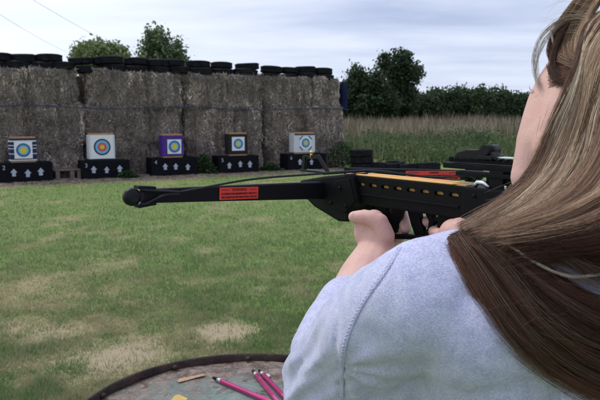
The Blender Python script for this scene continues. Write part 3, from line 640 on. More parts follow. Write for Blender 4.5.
# ================================================================== TREES AND HEDGE
def tree(name, base, top_z, clumps, nleaf, leaf, cols, label, cat='tree', group=None, trunk_r=0.2, limbs=True, core=0.35):
    """clumps: list of (dx, dz(abs), rx, rz) in metres from the base"""
    base = np.array(base); t = thing(name, label, cat, tuple(base), 0, group); rs = np.random.default_rng(int(abs(base[0] * 977 + base[1] * 131)) + 3)
    m_ = MB(); ht = top_z - base[2]
    lean = rs.uniform(-0.3, 0.3, 2)
    tp = [np.array([lean[0] * s * s, lean[1] * s * s, ht * 0.85 * s]) for s in np.linspace(0, 1, 7)]
    tp[0] = np.array([0, 0, -0.1]); m_.tube(tp, np.linspace(trunk_r, trunk_r * 0.22, 7), 9)
    for dx, dz, rx, rz in clumps:
        st = tp[min(5, max(1, int(6 * (dz - base[2]) / ht * 0.55)))]; en = np.array([dx, rs.uniform(-0.4, 0.4) * rx, dz - base[2]])
        md = (st + en) / 2 + rs.normal(0, 0.12, 3) * rx; m_.tube(catmull([st, md, en], 4), np.linspace(trunk_r * 0.4, 0.02, 9), 6)
    m_.build('trunk', M['bark'], t)
    vol = np.array([c[2] ** 2 * c[3] for c in clumps]); k = rs.choice(len(clumps), nleaf, p=vol / vol.sum()); C = np.array(clumps)[k]
    dirs = rs.normal(0, 1, (nleaf, 3)); dirs /= np.linalg.norm(dirs, axis=1)[:, None]; rr = (core + (1 - core) * rs.random((nleaf, 1)) ** 0.7)
    p = dirs * rr * np.stack([C[:, 2], C[:, 2], C[:, 3]], 1) + np.stack([C[:, 0], np.zeros(nleaf), C[:, 1] - base[2]], 1)
    # sub-clumps: pull leaves to random twig centres so gaps open
    nt_ = max(20, nleaf // 28); tw = p[rs.choice(nleaf, nt_)]; j = rs.integers(0, nt_, nleaf); p = tw[j] + rs.normal(0, 1, (nleaf, 3)) * leaf * 1.5
    d1 = rs.normal(0, 1, (nleaf, 3)); d1 /= np.linalg.norm(d1, axis=1)[:, None]; d2 = np.cross(d1, rs.normal(0, 1, (nleaf, 3))); d2 /= np.linalg.norm(d2, axis=1)[:, None]
    s = leaf * rs.uniform(0.5, 1.2, (nleaf, 1)); V = np.stack([p - d1 * s, p + d2 * s * 0.55, p + d1 * s, p - d2 * s * 0.55], 1).reshape(-1, 3)
    tone = rs.random(nt_)[j][:, None]; col = (np.array(cols[0]) * (1 - tone) + np.array(cols[1]) * tone) * rs.uniform(0.7, 1.3, (nleaf, 1))
    link('crown', np_mesh('crown', V, np.arange(4 * nleaf).reshape(nleaf, 4), np.repeat(col, 4, 0)), M['leaf'], t); return t
def clump_px(bx, Y, items):
    """items: (px, py, rx_px, ry_px) -> clumps relative to base x"""
    o = []
    for px, py, rx, ry in items:
        q = at_y(px, py, Y); o.append((q[0] - bx, q[2], rx / FPX * Y, ry / FPX * Y))
    return o
def tree_px(name, Y, bpx, items, nleaf, leaf, cols, label, **kw):
    bx = at_y(bpx, 118, Y)[0]; bz = float(elev(np.array([bx]), np.array([Y]))[0]); cl = clump_px(bx, Y, items); tz = max(c[1] + c[3] * 0.5 for c in cl)
    return tree(name, (bx, Y, bz), tz, cl, nleaf, leaf, cols, label, **kw)
LG, DG = ((0.13, 0.19, 0.075), (0.25, 0.31, 0.14)), ((0.026, 0.052, 0.024), (0.075, 0.115, 0.05))
tree_px('round_tree', 48, 100, [(100, 62, 27, 18), (86, 62, 14, 14), (114, 60, 14, 14), (100, 53, 14, 9)], 9000, 0.17, LG, 'light green rounded tree behind the bale wall', trunk_r=0.16)
tree_px('slender_tree', 46, 165, [(160, 45, 14, 13), (150, 42, 9, 12), (177, 50, 12, 12), (165, 60, 22, 12), (155, 33, 7, 5), (145, 60, 7, 9)], 4600, 0.15, ((0.09, 0.14, 0.07), (0.19, 0.24, 0.12)), 'taller feathery tree rising behind the middle of the bale wall', trunk_r=0.13, core=0.15)
tree_px('field_tree', 68, 362, [(357, 84, 14, 15), (372, 90, 15, 18), (350, 98, 13, 17), (365, 105, 22, 13), (342, 104, 9, 13), (385, 104, 15, 14), (355, 74, 8, 7), (384, 92, 9, 10)], 16000, 0.20, DG, 'broad dark green tree at the right end of the bale wall', trunk_r=0.3)
tree_px('field_tree', 72, 394, [(400, 62, 11, 10), (412, 68, 11, 9), (390, 70, 12, 9), (384, 62, 7, 7), (402, 80, 14, 10), (417, 78, 7, 6), (392, 90, 11, 12), (400, 104, 18, 12), (408, 92, 8, 9), (405, 54, 6, 5)], 13000, 0.19, DG, 'tall dark oak standing above the hedge with sky showing through its crown', trunk_r=0.32, core=0.2)
hedge = [(348, 108, 16, 9), (372, 107, 18, 10), (398, 106, 18, 11), (423, 103, 19, 14), (446, 100, 18, 13), (468, 99, 19, 13), (490, 99, 18, 13), (512, 102, 17, 12), (532, 104, 16, 11), (556, 105, 20, 11), (585, 104, 22, 12), (615, 103, 22, 13)]
hl = ['lowest, at the end of the bale wall', 'behind the broad tree', 'under the tall oak', 'beside the tall oak', 'second from the tall oak', 'behind the crossbow rear sight', 'just right of the rear sight', 'nearest the cheek of the archer', 'partly hidden by the face of the archer']
for k, (px, py, rx, ry) in enumerate(hedge[:10]):
    tree_px('hedge_bush', 76 + (k % 3) * 1.5, px, [(px, py + 5, rx, ry), (px - rx * .5, py - 3, rx * .5, ry * .65), (px + rx * .45, py - 4 + k % 2 * 2, rx * .5, ry * .6), (px, 112, rx * 1.1, 9)], 9000, 0.19, ((0.028, 0.055, 0.026), (0.082, 0.120, 0.052)),
            'dark green bush of the far hedge, ' + (hl[k] if k < 9 else 'hidden behind the head'), cat='bush', group='bushes of the far hedge', trunk_r=0.12)
# two faint overhead lines in the top left sky
for k, (a, b) in enumerate((((-60, -25), (75, 55)), ((-40, -45), (150, 62)))):
    p0, p1 = at_y(a[0], a[1], 26), at_y(b[0], b[1], 70); pts = [p0 * (1 - s) + p1 * s - np.array([0, 0, 1.2 * 4 * s * (1 - s) * 0.25]) for s in np.linspace(0, 1, 24)]
    m_ = MB(); m_.tube(pts, 0.008, 6); tag(m_.build('overhead_cable', M['wire']), ['lower thin overhead cable crossing the sky at the top left', 'upper thin overhead cable crossing the sky at the top left'][k], 'cable', 'overhead cables')

# ================================================================== DRUM WITH BOLTS
DC = (-0.095, 1.090); DR = 0.292; LID = 0.866
t = thing('oil_drum', 'rusty oil drum with faded green lid used as a table', 'oil drum', (DC[0], DC[1], 0))
m_ = MB(); m_.lathe([(DR - 0.012, 0), (DR - 0.006, 0.01), (DR - 0.006, 0.29), (DR + 0.004, 0.305), (DR - 0.006, 0.32), (DR - 0.006, 0.57), (DR + 0.004, 0.585), (DR - 0.006, 0.60), (DR - 0.006, 0.855), (DR - 0.012, 0.858)], 96); m_.build('drum_body', M['drum_rim'], t)
def lid_mesh():
    nr, na = 24, 96; V = [(0, 0, LID)]; Fq = []
    for i in range(1, nr + 1):
        r = (DR - 0.006) * i / nr
        for k in range(na):
            a = 2 * math.pi * k / na; xx, yy = r * math.cos(a), r * math.sin(a)
            V.append((xx, yy, LID + 0.0035 * noise.noise(Vector((xx * 9, yy * 9, 1))) + 0.0015 * noise.noise(Vector((xx * 30, yy * 30, 4))) - 0.004 * (i / nr > 0.93)))
    me = bpy.data.meshes.new('lid'); fs = [(0, 1 + k, 1 + (k + 1) % na) for k in range(na)]
    for i in range(nr - 1):
        for k in range(na): a0 = 1 + i * na; fs.append((a0 + k, a0 + na + k, a0 + na + (k + 1) % na, a0 + (k + 1) % na))
    me.from_pydata(V, [], fs)
    for p_ in me.polygons: p_.use_smooth = True
    return me
link('lid', lid_mesh(), M['drum_lid'], t)
m_ = MB(); m_.lathe([(DR - 0.005, 0.850), (DR + 0.001, 0.853), (DR + 0.0025, 0.864), (DR + 0.0025, 0.875), (DR + 0.001, 0.8785), (DR - 0.002, 0.8785), (DR - 0.004, 0.875), (DR - 0.005, 0.864)], 120, closed=True); rim = m_.build('rim', M['drum_rim'], t)
for px, py in ((172, 362.5), (248, 357.5), (100, 392)):
    q = G(px, py, 0.876); v = np.array([q[0] - DC[0], q[1] - DC[1]]); v /= np.linalg.norm(v); m_ = MB(); m_.ball((v[0] * (DR - 0.008), v[1] * (DR - 0.008), 0.8700), (0.0058, 0.0058, 0.0048), 12); m_.build('bolt_head', M['drum_rim'], t)
M['shine'] = mat('shine', (0.55, 0.5, 0.5), 0.3, metal=0.9)
def bolt(px0, py0, px1, py1, label, L=0.36):
    a, b = G(px0, py0, LID + 0.0065), G(px1, py1, LID + 0.0065); d = (b - a) / np.linalg.norm(b - a); ang = math.atan2(d[1], d[0])
    t = thing('crossbow_bolt', label, 'crossbow bolt', (a[0], a[1], LID + 0.0068), ang, 'magenta crossbow bolts on the drum'); r = 0.0046
    m_ = MB(); m_.tube([(0.013, 0, 0), (L, 0, 0)], r, 20); m_.build('shaft', M['magenta'], t)
    m_ = MB(); m_.tube([(0.002, 0, 0), (0.014, 0, 0)], [r * 0.92, r * 1.04], 20); m_.build('collar', M['shine'], t)
    m_ = MB(); m_.tube([(-0.012, 0, 0), (-0.004, 0, 0), (0.003, 0, 0)], [r * 0.55, r * 0.8, r * 0.8], 14); m_.build('insert', M['matte_black'], t)
    m_ = MB(); m_.tube([(L, 0, 0), (L + 0.012, 0, 0)], [r * 0.9, r * 0.7], 16); m_.build('nock', M['matte_black'], t)
bolt(217, 379.5, 270, 402, 'magenta crossbow bolt lying apart from the other two on the drum', 0.30)
bolt(254.5, 373, 278, 402, 'left one of the two magenta bolts lying side by side on the drum', 0.30)
bolt(261, 372.5, 289, 402, 'right one of the two magenta bolts lying side by side on the drum', 0.30)
def flat_scrap(name, pts, z, th, material, label, cat):
    q = [G(px, py, z) for px, py in pts]; m_ = MB(); m_.prism([(p[0], p[1]) for p in q], z, z + th, 'z'); o = m_.build(name, material); return tag(o, label, cat)
flat_scrap('wood_splinter', [(177, 381.5), (180, 379), (190, 377.2), (203, 374.2), (206, 375.5), (196, 378.2), (186, 381), (179, 382.8)], LID + 0.003, 0.0012, M['splinter'], 'orange brown wood splinter lying on the rusty drum lid', 'splinter')
flat_scrap('dry_leaf', [(171, 402), (175, 397), (179, 396), (184, 398.5), (188, 400), (184, 404), (176, 406)], LID + 0.003, 0.003, M['yellow_leaf'], 'yellow dry leaf lying near the front of the drum lid', 'leaf')
flat_scrap('paint_flake', [(264, 375.5), (267, 374.6), (270.5, 376), (269, 377.6), (266, 377.2)], LID + 0.003, 0.002, M['paint_chip'], 'small white paint flake on the drum lid beside the paired bolts', 'paint flake')
# ================================================================== CROSSBOW  (local axes: X right, Y towards the target, Z up; origin on the front of the barrel top)
XTH = R_(37.5); XU = np.array([-math.sin(XTH), math.cos(XTH), 0]); XR = np.array([math.cos(XTH), math.sin(XTH), 0])
XO = P(345, 174.5, 1.08) + XR * 0.019
def LX(px, py, x0):
    """survey: where the view line px,py crosses the crossbow's plane x = x0 -> local (y, z)"""
    r = ray(px, py); t = (x0 - (CAMV - XO) @ XR) / (r @ XR); v = CAMV + t * r - XO; return (float(v @ XU), float(v[2]))
def wor(l): return XO + XR * l[0] + XU * l[1] + np.array([0, 0, l[2]])
xb = thing('crossbow', 'black rifle crossbow with yellow bolt track and red warning stickers held by the woman', 'crossbow', tuple(XO), XTH)
# barrel: side walls with slots, yellow track between them
bx = 0.019; yf, yr = 0.004, -0.238
mb = MB()
mb.box((0, (yf + yr) / 2, -0.0335), (2 * bx, yf - yr, 0.023), bevel=0.0025)
for sx_ in (-1, 1):
    mb.box((sx_ * (bx - 0.003), (yf + yr) / 2, -0.0053), (0.006, yf - yr, 0.0106), bevel=0.0015)
    mb.box((sx_ * (bx - 0.003), (yf + yr) / 2, -0.0202), (0.006, yf - yr, 0.0078))
    slots = [-0.0383 - 0.0264 * i for i in range(8)]; edges = [yf] + [v for s in slots for v in (s + 0.0085, s - 0.0085)] + [yr]
    for i in range(0, len(edges), 2): mb.box((sx_ * (bx - 0.0032), (edges[i] + edges[i + 1]) / 2, -0.0137), (0.006, edges[i] - edges[i + 1], 0.0084))
mb.box((-bx - 0.0006, (yf + yr) / 2, -0.0285), (0.003, (yf - yr) * 0.96, 0.0035), bevel=0.001)
for sx_ in (-1, 1):
    for sl_ in slots:
        for ey in (-1, 1):
            for ez in (-1, 1):
                cy, cz = sl_ + ey * 0.0086, -0.01345 + ez * 0.0030; mb.prism([(cy, cz), (cy - ey * 0.0032, cz), (cy - ey * 0.0012, cz - ez * 0.0012), (cy, cz - ez * 0.0032)], sx_ * (bx - 0.0002) , sx_ * (bx - 0.0062), 'x')
mb.build('barrel', M['matte_black'], xb)
mb = MB(); mb.box((0, (yf + yr) / 2 - 0.002, -0.0072), (2 * bx - 0.0135, yf - yr - 0.004, 0.0165)); mb.build('track_core', M['track_yellow'], xb)
mb = MB()
for sx_ in (-1, 1): mb.prism([(sx_ * 0.0085, yf), (sx_ * (bx - 0.0015), yf - 0.004), (sx_ * (bx - 0.0015), yr + 0.02), (sx_ * 0.0085, yr + 0.012)], 0.0004, 0.0022, 'z', bevel=0.0006)
mb.build('bolt_track', M['track_yellow'], xb)
# riser block
rz = [LX(*q, -0.030) for q in ((299, 180.5), (322, 176.5), (350, 173.5), (357, 200.5), (352, 207), (349, 213), (347, 222), (338, 221.5), (314, 207), (305, 198))]
mb = MB(); mb.prism(rz, -0.030, 0.030, 'x', bevel=0.004)
pl = [LX(*q, -0.0315) for q in ((336, 181), (349, 178), (355, 201), (345, 213), (333, 206), (325, 201))]; mb.prism(pl, -0.0325, -0.028, 'x', bevel=0.001)
for q in ((340, 188), (346, 206), (331, 203)):
    a = LX(*q, -0.0325); mb.lathe([(0.0028, 0), (0.0028, 0.0025), (0.001, 0.003)], 12, M=Matrix.Translation((-0.032, a[0], a[1])) @ Matrix.Rotation(R_(-90), 4, 'Y'))
mb.build('riser', M['matte_black'], xb)
# limbs: tapered flat bars, swept a little back, the whole bow canted about 2 degrees
def limb(sgn, name='limb'):
    t_ = thing(name, None, None); t_.parent = xb; cant = -sgn * 0.0435
    yb = 0.047; n_ = 12; sec = []
    for i in range(n_ + 1):
        s = i / n_; xx = sgn * (0.026 + s * 0.330); zz = (-0.0290 if sgn < 0 else -0.0080) + cant * (s * 0.330)
        yy = yb - 0.012 * s * s; hh = (0.0145 - 0.0050 * s); th = 0.0065 - 0.002 * s; sec.append((xx, yy, zz, hh, th))
    bm = bmesh.new(); rings = []
    for xx, yy, zz, hh, th in sec:
        c_ = 0.0018; pr = [(-th, -hh + c_), (-th + c_, -hh), (th - c_, -hh), (th, -hh + c_), (th, hh - c_), (th - c_, hh), (-th + c_, hh), (-th, hh - c_)]
        rings.append([bm.verts.new((xx, yy + a, zz + b)) for a, b in pr])
    for a, b in zip(rings, rings[1:]):
        for k in range(8): bm.faces.new((a[k], a[(k + 1) % 8], b[(k + 1) % 8], b[k]))
    bm.faces.new(rings[0]); bm.faces.new(rings[-1]); bmesh.ops.recalc_face_normals(bm, faces=bm.faces[:])
    me = bpy.data.meshes.new('limb'); bm.to_mesh(me); bm.free(); bpy.data.objects.remove(t_); lo = link(name, me, M['limb_black'], xb)
    # tip: clamp plates above and below, and a rounded end wheel
    xe, ye, ze, hh, th = sec[-1]; ex = sgn
    mb = MB()
    for s_ in (-1, 1): mb.box((xe - ex * 0.006, ye, ze + s_ * (hh + 0.0022)), (0.026, 0.017, 0.0046), Matrix.Rotation(-s_ * ex * 0.10, 4, 'Y'), bevel=0.0016)
    mb.build('tip_clamp', M['limb_black'], lo)
    mb = MB(); mb.lathe([(0.0035, -0.0068), (0.0108, -0.0058), (0.0122, -0.003), (0.0122, 0.003), (0.0108, 0.0058), (0.0035, 0.0068)], 28, M=Matrix.Translation((xe + ex * 0.0135, ye, ze)) @ Matrix.Rotation(R_(90), 4, 'X'))
    mb.box((xe + ex * 0.003, ye, ze), (0.014, 0.009, 0.014), bevel=0.002); mb.build('tip_wheel', M['sight_grey'], lo)
    return sec, lo
secL, limbL = limb(-1); secR, limbR = limb(1)
# warning stickers (WARNING heading over two lines of print too small to read)
def sticker(sgn, s0, s1, lo):
    i0 = [secL, secR][sgn > 0]; f_ = lambda s: [np.interp(s * 12, range(13), [c[k] for c in i0]) for k in range(5)]
    a, b = f_(s0), f_(s1); c = [(u + v) / 2 for u, v in zip(a, b)]; wd = abs(b[0] - a[0]); hh = c[3] * 0.76; ang = math.atan2(b[2] - a[2], b[0] - a[0]); angz = math.atan2(b[1] - a[1], b[0] - a[0])
    if b[0] < a[0]: ang = math.atan2(a[2] - b[2], a[0] - b[0]); angz = math.atan2(a[1] - b[1], a[0] - b[0])
    rot = Matrix.Rotation(angz, 4, 'Z') @ Matrix.Rotation(-ang, 4, 'Y'); yb = c[1] - c[4] - 0.0008
    MM = Matrix.Translation((c[0], yb, c[2])) @ rot
    mb = MB(); mb.box((0, 0, 0), (wd, 0.0008, hh * 2), bevel=0.0002); o = mb.build('warning_sticker', M['label_red'], lo); o.data.transform(MM)
    text_mesh('heading', 'WARNING', hh * 0.62, MM @ Matrix.Translation((0, -0.0006, hh * 0.60)) @ FRONT, M['label_ink'], o, 0.0001, 0.0001)
    mb = MB(); rs = random.Random(5)
    for zz in (-0.05, -0.62):
        x_ = -wd * 0.45
        while x_ < wd * 0.45:
            l_ = rs.uniform(0.5, 1.2) * 0.0013; mb.box((x_ + l_ / 2, -0.0005, zz * hh), (l_, 0.0003, hh * 0.36 * rs.uniform(0.75, 1))); x_ += l_ + rs.choice((0.0004, 0.0004, 0.0011))
    for s_ in (-1, 1): mb.box((s_ * wd * 0.36, -0.0005, hh * 0.60), (wd * 0.18, 0.0003, hh * 0.10))
    o2 = mb.build('fine_print', M['label_ink'], o); o2.data.transform(MM)
def sfrac(px, py, sec, sgn):
    best = min(np.linspace(0, 1, 400), key=lambda s: abs(300 + FPX * ((wor([np.interp(s * 12, range(13), [c[k] for c in sec]) for k in range(3)]) - CAMV) @ RT) / ((wor([np.interp(s * 12, range(13), [c[k] for c in sec]) for k in range(3)]) - CAMV) @ FW) - px)); return float(best)
sticker(-1, sfrac(217, 0, secL, -1), sfrac(256, 0, secL, -1), limbL)
sticker(1, sfrac(403, 0, secR, 1), sfrac(458, 0, secR, 1), limbR)
# string: from tip to tip over the track, looped round both tips, served in the middle
tl = np.array(secL[-1][:3]); tr_ = np.array(secR[-1][:3]); yl = tl[1] - 0.006
mb = MB(); ys_ = -0.012; sag = [tl + [0.055, -0.009, 0.0030]] + [[x_, ys_ + abs(x_) * 0.075, 0.0052 - max(0, abs(x_) - 0.06) * 0.024 - max(0, x_ - 0.02) * 0.10] for x_ in (-0.2, -0.1, -0.03, 0.0, 0.03, 0.1, 0.2)] + [tr_ + [-0.055, -0.009, 0.003]]
sp = catmull(sag, 8); mb.tube(sp, [0.0016] * len(sp), 8)
srv = [p for p in sp if -0.075 < p[0] < 0.085]; mb.tube(srv, 0.0024, 8)
for tp, sg in ((tl, 1), (tr_, -1)):
    for s_ in (-1, 1):
        mb.tube(catmull([tp + [sg * 0.055, -0.0078, 0.0015 + 0.001 * s_], tp + [sg * 0.03, -0.0078, 0.0028 + s_ * 0.003], tp + [sg * 0.006, -0.0085, s_ * 0.0085], tp + [-sg * 0.002, -0.006, s_ * 0.0102]], 6), 0.0017, 8)
mb.build('string', M['string'], xb)
# front sight: folding frame on the riser with a brass bead
fs_ = [LX(*q, 0.0) for q in ((304, 173), (305, 156), (318, 155.5), (328, 170.5), (311.5, 152.2))]
fp = [(0, y_, z_) for y_, z_ in fs_]
mb = MB(); mb.box((0, (fs_[0][0] + fs_[3][0]) / 2, -0.002), (0.014, abs(fs_[0][0] - fs_[3][0]) + 0.010, 0.004), bevel=0.001)
def bar(mb, a, b, w, th):
    a, b = Vector(a), Vector(b); d = b - a; rot = d.to_track_quat('Z', 'X').to_matrix().to_4x4(); mb.box((a + b) / 2, (w, th, d.length), rot, bevel=min(w, th) * 0.15)
bar(mb, (0, fp[0][1], -0.002), (0, fp[1][1], fp[1][2]), 0.008, 0.0060); bar(mb, (0, fp[1][1] + 0.002, fp[1][2] - 0.002), (0, fp[2][1] - 0.002, fp[2][2] - 0.002), 0.007, 0.0026); bar(mb, fp[2], (0, fp[3][1], -0.001), 0.007, 0.0032)
fsight = mb.build('front_sight', M['sight_grey'], xb)
mb = MB(); mb.ball((0, fp[4][1], fp[4][2]), 0.0032, 12); mb.tube([(0, fp[4][1], fp[4][2]), (0, fp[4][1] + 0.002, fp[1][2] - 0.003)], 0.002, 8); mb.build('sight_bead', M['brass'], fsight)
# trigger block, latch, stock
mb = MB()
mb.box((0, -0.300, -0.0225), (0.041, 0.125, 0.045), bevel=0.003)
for q in ((474, 196), (476, 213), (492, 204)):
    a = LX(*q, -0.021); mb.lathe([(0.0026, 0), (0.0026, 0.002), (0.001, 0.0026)], 12, M=Matrix.Translation((-0.020, a[0], a[1])) @ Matrix.Rotation(R_(-90), 4, 'Y'))
mb.build('trigger_block', M['matte_black'], xb)
mb = MB(); mb.prism([(-0.355, -0.002), (-0.50, -0.012), (-0.585, -0.006), (-0.60, -0.02), (-0.60, -0.125), (-0.585, -0.135), (-0.53, -0.105), (-0.42, -0.060), (-0.355, -0.046)], -0.017, 0.017, 'x', bevel=0.006); mb.build('stock', M['matte_black'], xb)
mb = MB(); mb.prism([(-0.598, -0.004), (-0.612, -0.012), (-0.612, -0.134), (-0.598, -0.140)], -0.019, 0.019, 'x', bevel=0.004); mb.build('butt_plate', M['rubber'], xb)
mb = MB()
for sx_ in (-0.0145, 0.010): mb.tube([(sx_, -0.252, -0.002), (sx_ + 0.001, -0.258, 0.007), (sx_ + 0.002, -0.268, 0.006), (sx_ + 0.002, -0.276, 0.001)], [0.0028, 0.0034, 0.0034, 0.0026], 10)
mb.box((0, -0.285, 0.0025), (0.020, 0.03, 0.005), bevel=0.001); mb.build('latch', M['steel'], xb)
# sight bridge over the trigger block, rear sight on it
mb = MB()
ya, yb_ = LX(448, 165, 0)[0], -0.37
mb.box((0, (ya + yb_) / 2, 0.0260), (0.022, ya - yb_, 0.0075), bevel=0.0015)
mb.box((0, (ya + yb_) / 2 - 0.003, 0.0335), (0.015, ya - yb_ - 0.008, 0.005), bevel=0.001)
mb.box((0, (ya + yb_) / 2 - 0.01, 0.0165), (0.028, ya - yb_ - 0.03, 0.0055), bevel=0.001)
for i in range(14): mb.box((0, ya - 0.012 - i * 0.011, 0.0366), (0.019, 0.006, 0.0028), bevel=0.0005)
for yy in (-0.285, -0.345): mb.box((0, yy, 0.008), (0.024, 0.022, 0.030), bevel=0.002)
mb.box((0.004, -0.318, 0.0085), (0.022, 0.104, 0.0175), bevel=0.002)
br = mb.build('sight_rail', M['matte_black'], xb)
mb = MB(); rs_ = [LX(*q, -0.008) for q in ((452, 160), (457, 152), (466, 149.5), (478, 149.5), (482, 147), (489, 148), (492, 154), (495, 160))]
mb.prism(rs_, -0.009, 0.009, 'x', bevel=0.0018); q = LX(485.5, 150, -0.011); mb.lathe([(0.0068, -0.013), (0.0068, 0.013)], 20, M=Matrix.Translation((0, q[0], q[1])) @ Matrix.Rotation(R_(90), 4, 'Y'))
q = LX(486, 157.5, -0.010); mb.box((0, q[0], q[1]), (0.026, 0.022, 0.0055), bevel=0.001)
mb.build('rear_sight', M['sight_grey'], xb)
mb = MB(); q = LX(505, 160, 0); mb.box((0.002, q[0], 0.0395), (0.012, 0.030, 0.003), bevel=0.001); mb.build('rail_clip', M['steel'], xb)
# skeleton fore-grip, trigger guard, trigger and pistol grip on the centre plane
gx_ = 0.011
def grip(outline, name, half=0.0048, bev=0.0018, mm='matte_black'):
    m_ = MB(); m_.prism([LX(*q, -half) for q in outline], -half, half, 'x', bevel=bev); return m_.build(name, M[mm], xb)
grip([(364, 203), (372, 205), (371, 212), (377, 220), (374, 226), (369, 214), (367, 209)], 'fore_grip_web')
grip([(374, 203), (385, 206), (386.5, 214), (390, 222), (395, 233), (388, 236), (379, 222), (375, 212)], 'fore_grip')
grip([(391.5, 207), (402.5, 208.5), (399, 219), (394, 232), (390, 236), (386, 234), (389, 224)], 'fore_grip_strut')
grip([(406.5, 209), (418.5, 211), (420, 222), (424, 235), (415, 237), (410.5, 224)], 'guard_strut')
grip([(384, 234), (425, 235.5), (440, 233), (440, 237), (424, 240), (386, 239)], 'guard_bow', 0.008)
grip([(425, 214), (431.5, 214), (433.5, 222), (431, 230), (426, 236), (423.5, 234), (427.5, 228), (428.5, 221)], 'trigger', 0.005, 0.0012)
grip([(437, 214), (468, 218), (466, 226), (470, 246), (474, 262), (452, 262), (447, 244), (438, 236), (436, 224)], 'pistol_grip', 0.014, 0.004)

# ================================================================== PERSON
def add_tube(acc, pts, radii, seg=18, sx=1.0, m=5, round_=(1, 1)):
    """closed tapered limb with rounded ends, appended to acc=(V,F)"""
    p = catmull(pts, m) if len(pts) > 2 else np.array(pts, float); n = len(p)
    r = np.interp(np.linspace(0, len(pts) - 1, n), range(len(pts)), radii)
    pp, rr = list(p), list(r)
    for end, on in ((0, round_[0]), (-1, round_[1])):
        d = (pp[0] - pp[1]) if end == 0 else (pp[-1] - pp[-2]); d = d / np.linalg.norm(d); c, R0 = (pp[0].copy(), rr[0]) if end == 0 else (pp[-1].copy(), rr[-1])
        if not on: continue
        for s in (0.35, 0.65, 0.87, 0.98):
            q, w_ = c + d * R0 * s, R0 * math.sqrt(1 - s * s)
            if end == 0: pp.insert(0, q); rr.insert(0, w_)
            else: pp.append(q); rr.append(w_)
    V, F = tube_np(pp, rr, seg, True, sx); o = len(acc[0]); acc[0].extend([tuple(v) for v in V]); acc[1].extend([tuple(i + o for i in f) for f in F])
def add_ell(acc, c, r, Rm=None, seg=24):
    o = len(acc[0]); nu, nv = seg, seg // 2; vs_ = [(0, 0, -1)] + [(math.cos(2 * math.pi * i / nu) * math.sin(math.pi * j / nv), math.sin(2 * math.pi * i / nu) * math.sin(math.pi * j / nv), -math.cos(math.pi * j / nv)) for j in range(1, nv) for i in range(nu)] + [(0, 0, 1)]
    A = np.array(vs_) * np.array(r)
    if Rm is not None: A = A @ np.array(Rm).T
    acc[0].extend([tuple(v) for v in A + np.array(c)])
    for i in range(nu): acc[1].append((o, o + 1 + (i + 1) % nu, o + 1 + i))
    for j in range(nv - 2):
        for i in range(nu): a = o + 1 + j * nu; acc[1].append((a + i, a + (i + 1) % nu, a + nu + (i + 1) % nu, a + nu + i))
    t = len(vs_) - 1 + o
    for i in range(nu): a = o + 1 + (nv - 2) * nu; acc[1].append((a + i, a + (i + 1) % nu, t))
def remesh(acc, voxel, smooth_it, name):
    me = bpy.data.meshes.new(name); me.from_pydata(acc[0], [], acc[1]); bm = bmesh.new(); bm.from_mesh(me); bmesh.ops.recalc_face_normals(bm, faces=bm.faces[:]); bm.to_mesh(me); bm.free()
    o = bpy.data.objects.new(name, me); COL.objects.link(o); r = o.modifiers.new('r', 'REMESH'); r.mode = 'VOXEL'; r.voxel_size = voxel
    if smooth_it: s = o.modifiers.new('s', 'SMOOTH'); s.factor = 0.5; s.iterations = smooth_it
    dg = bpy.context.evaluated_depsgraph_get(); dg.update(); m2 = bpy.data.meshes.new_from_object(o.evaluated_get(dg)); bpy.data.objects.remove(o); bpy.data.meshes.remove(me)
    m2.name = name
    for p_ in m2.polygons: p_.use_smooth = True
    return m2
# joints (world metres)
SHL, ELL, WRL = P(417, 302, 0.62), P(326, 380, 0.80), P(377, 252, 0.97)
NECK = np.array([0.300, 0.640, 1.270]); SHR = np.array([0.475, 0.610, 1.205]); ELR = np.array([0.44, 0.80, 1.07]); WRR = P(492, 246, 0.90)
# head frame
yaw, pitch, roll, HSC = R_(16.2), R_(3.2), R_(30.4), 1.043
HR = (Matrix.Rotation(yaw, 3, 'Z') @ Matrix.Rotation(pitch, 3, 'X') @ Matrix.Rotation(roll, 3, 'Y')); HRn = np.array(HR)
EAR = P(576.6, 80.4, 0.696); HO = EAR - HRn @ np.array([-0.072, 0, 0]) * HSC
def H(x_, y_, z_): return HO + HRn @ np.array([x_, y_, z_]) * HSC
def Hs(pts): return [H(*p) for p in pts]
body = ([], [])
# head
add_ell(body, H(0, -0.012, 0.040), (0.070, 0.092, 0.082), HRn, 32); add_ell(body, H(0, 0.035, 0.0), (0.060, 0.058, 0.080), HRn, 28)
for s in (-1, 1):
    add_ell(body, H(s * 0.040, 0.050, -0.022), (0.031, 0.034, 0.032), HRn); add_ell(body, H(s * 0.038, 0.042, -0.055), (0.031, 0.036, 0.034), HRn)
    add_ell(body, H(s * 0.050, 0.012, -0.055), (0.018, 0.030, 0.030), HRn); add_ell(body, H(s * 0.032, 0.080, 0.012), (0.017, 0.012, 0.012), HRn)
    add_tube(body, Hs([(s * 0.012, 0.092, 0.030), (s * 0.032, 0.092, 0.034), (s * 0.052, 0.075, 0.028)]), [0.008, 0.009, 0.008])
    add_tube(body, Hs([(s * 0.064, 0.016, -0.024), (s * 0.067, 0.002, -0.012), (s * 0.070, -0.006, 0.010), (s * 0.071, 0.003, 0.026), (s * 0.070, 0.017, 0.026), (s * 0.067, 0.022, 0.010)]), [0.006, 0.0042, 0.0038, 0.0038, 0.0040, 0.004], 10)
    add_ell(body, H(s * 0.065, 0.006, 0.006), (0.005, 0.014, 0.024), HRn)
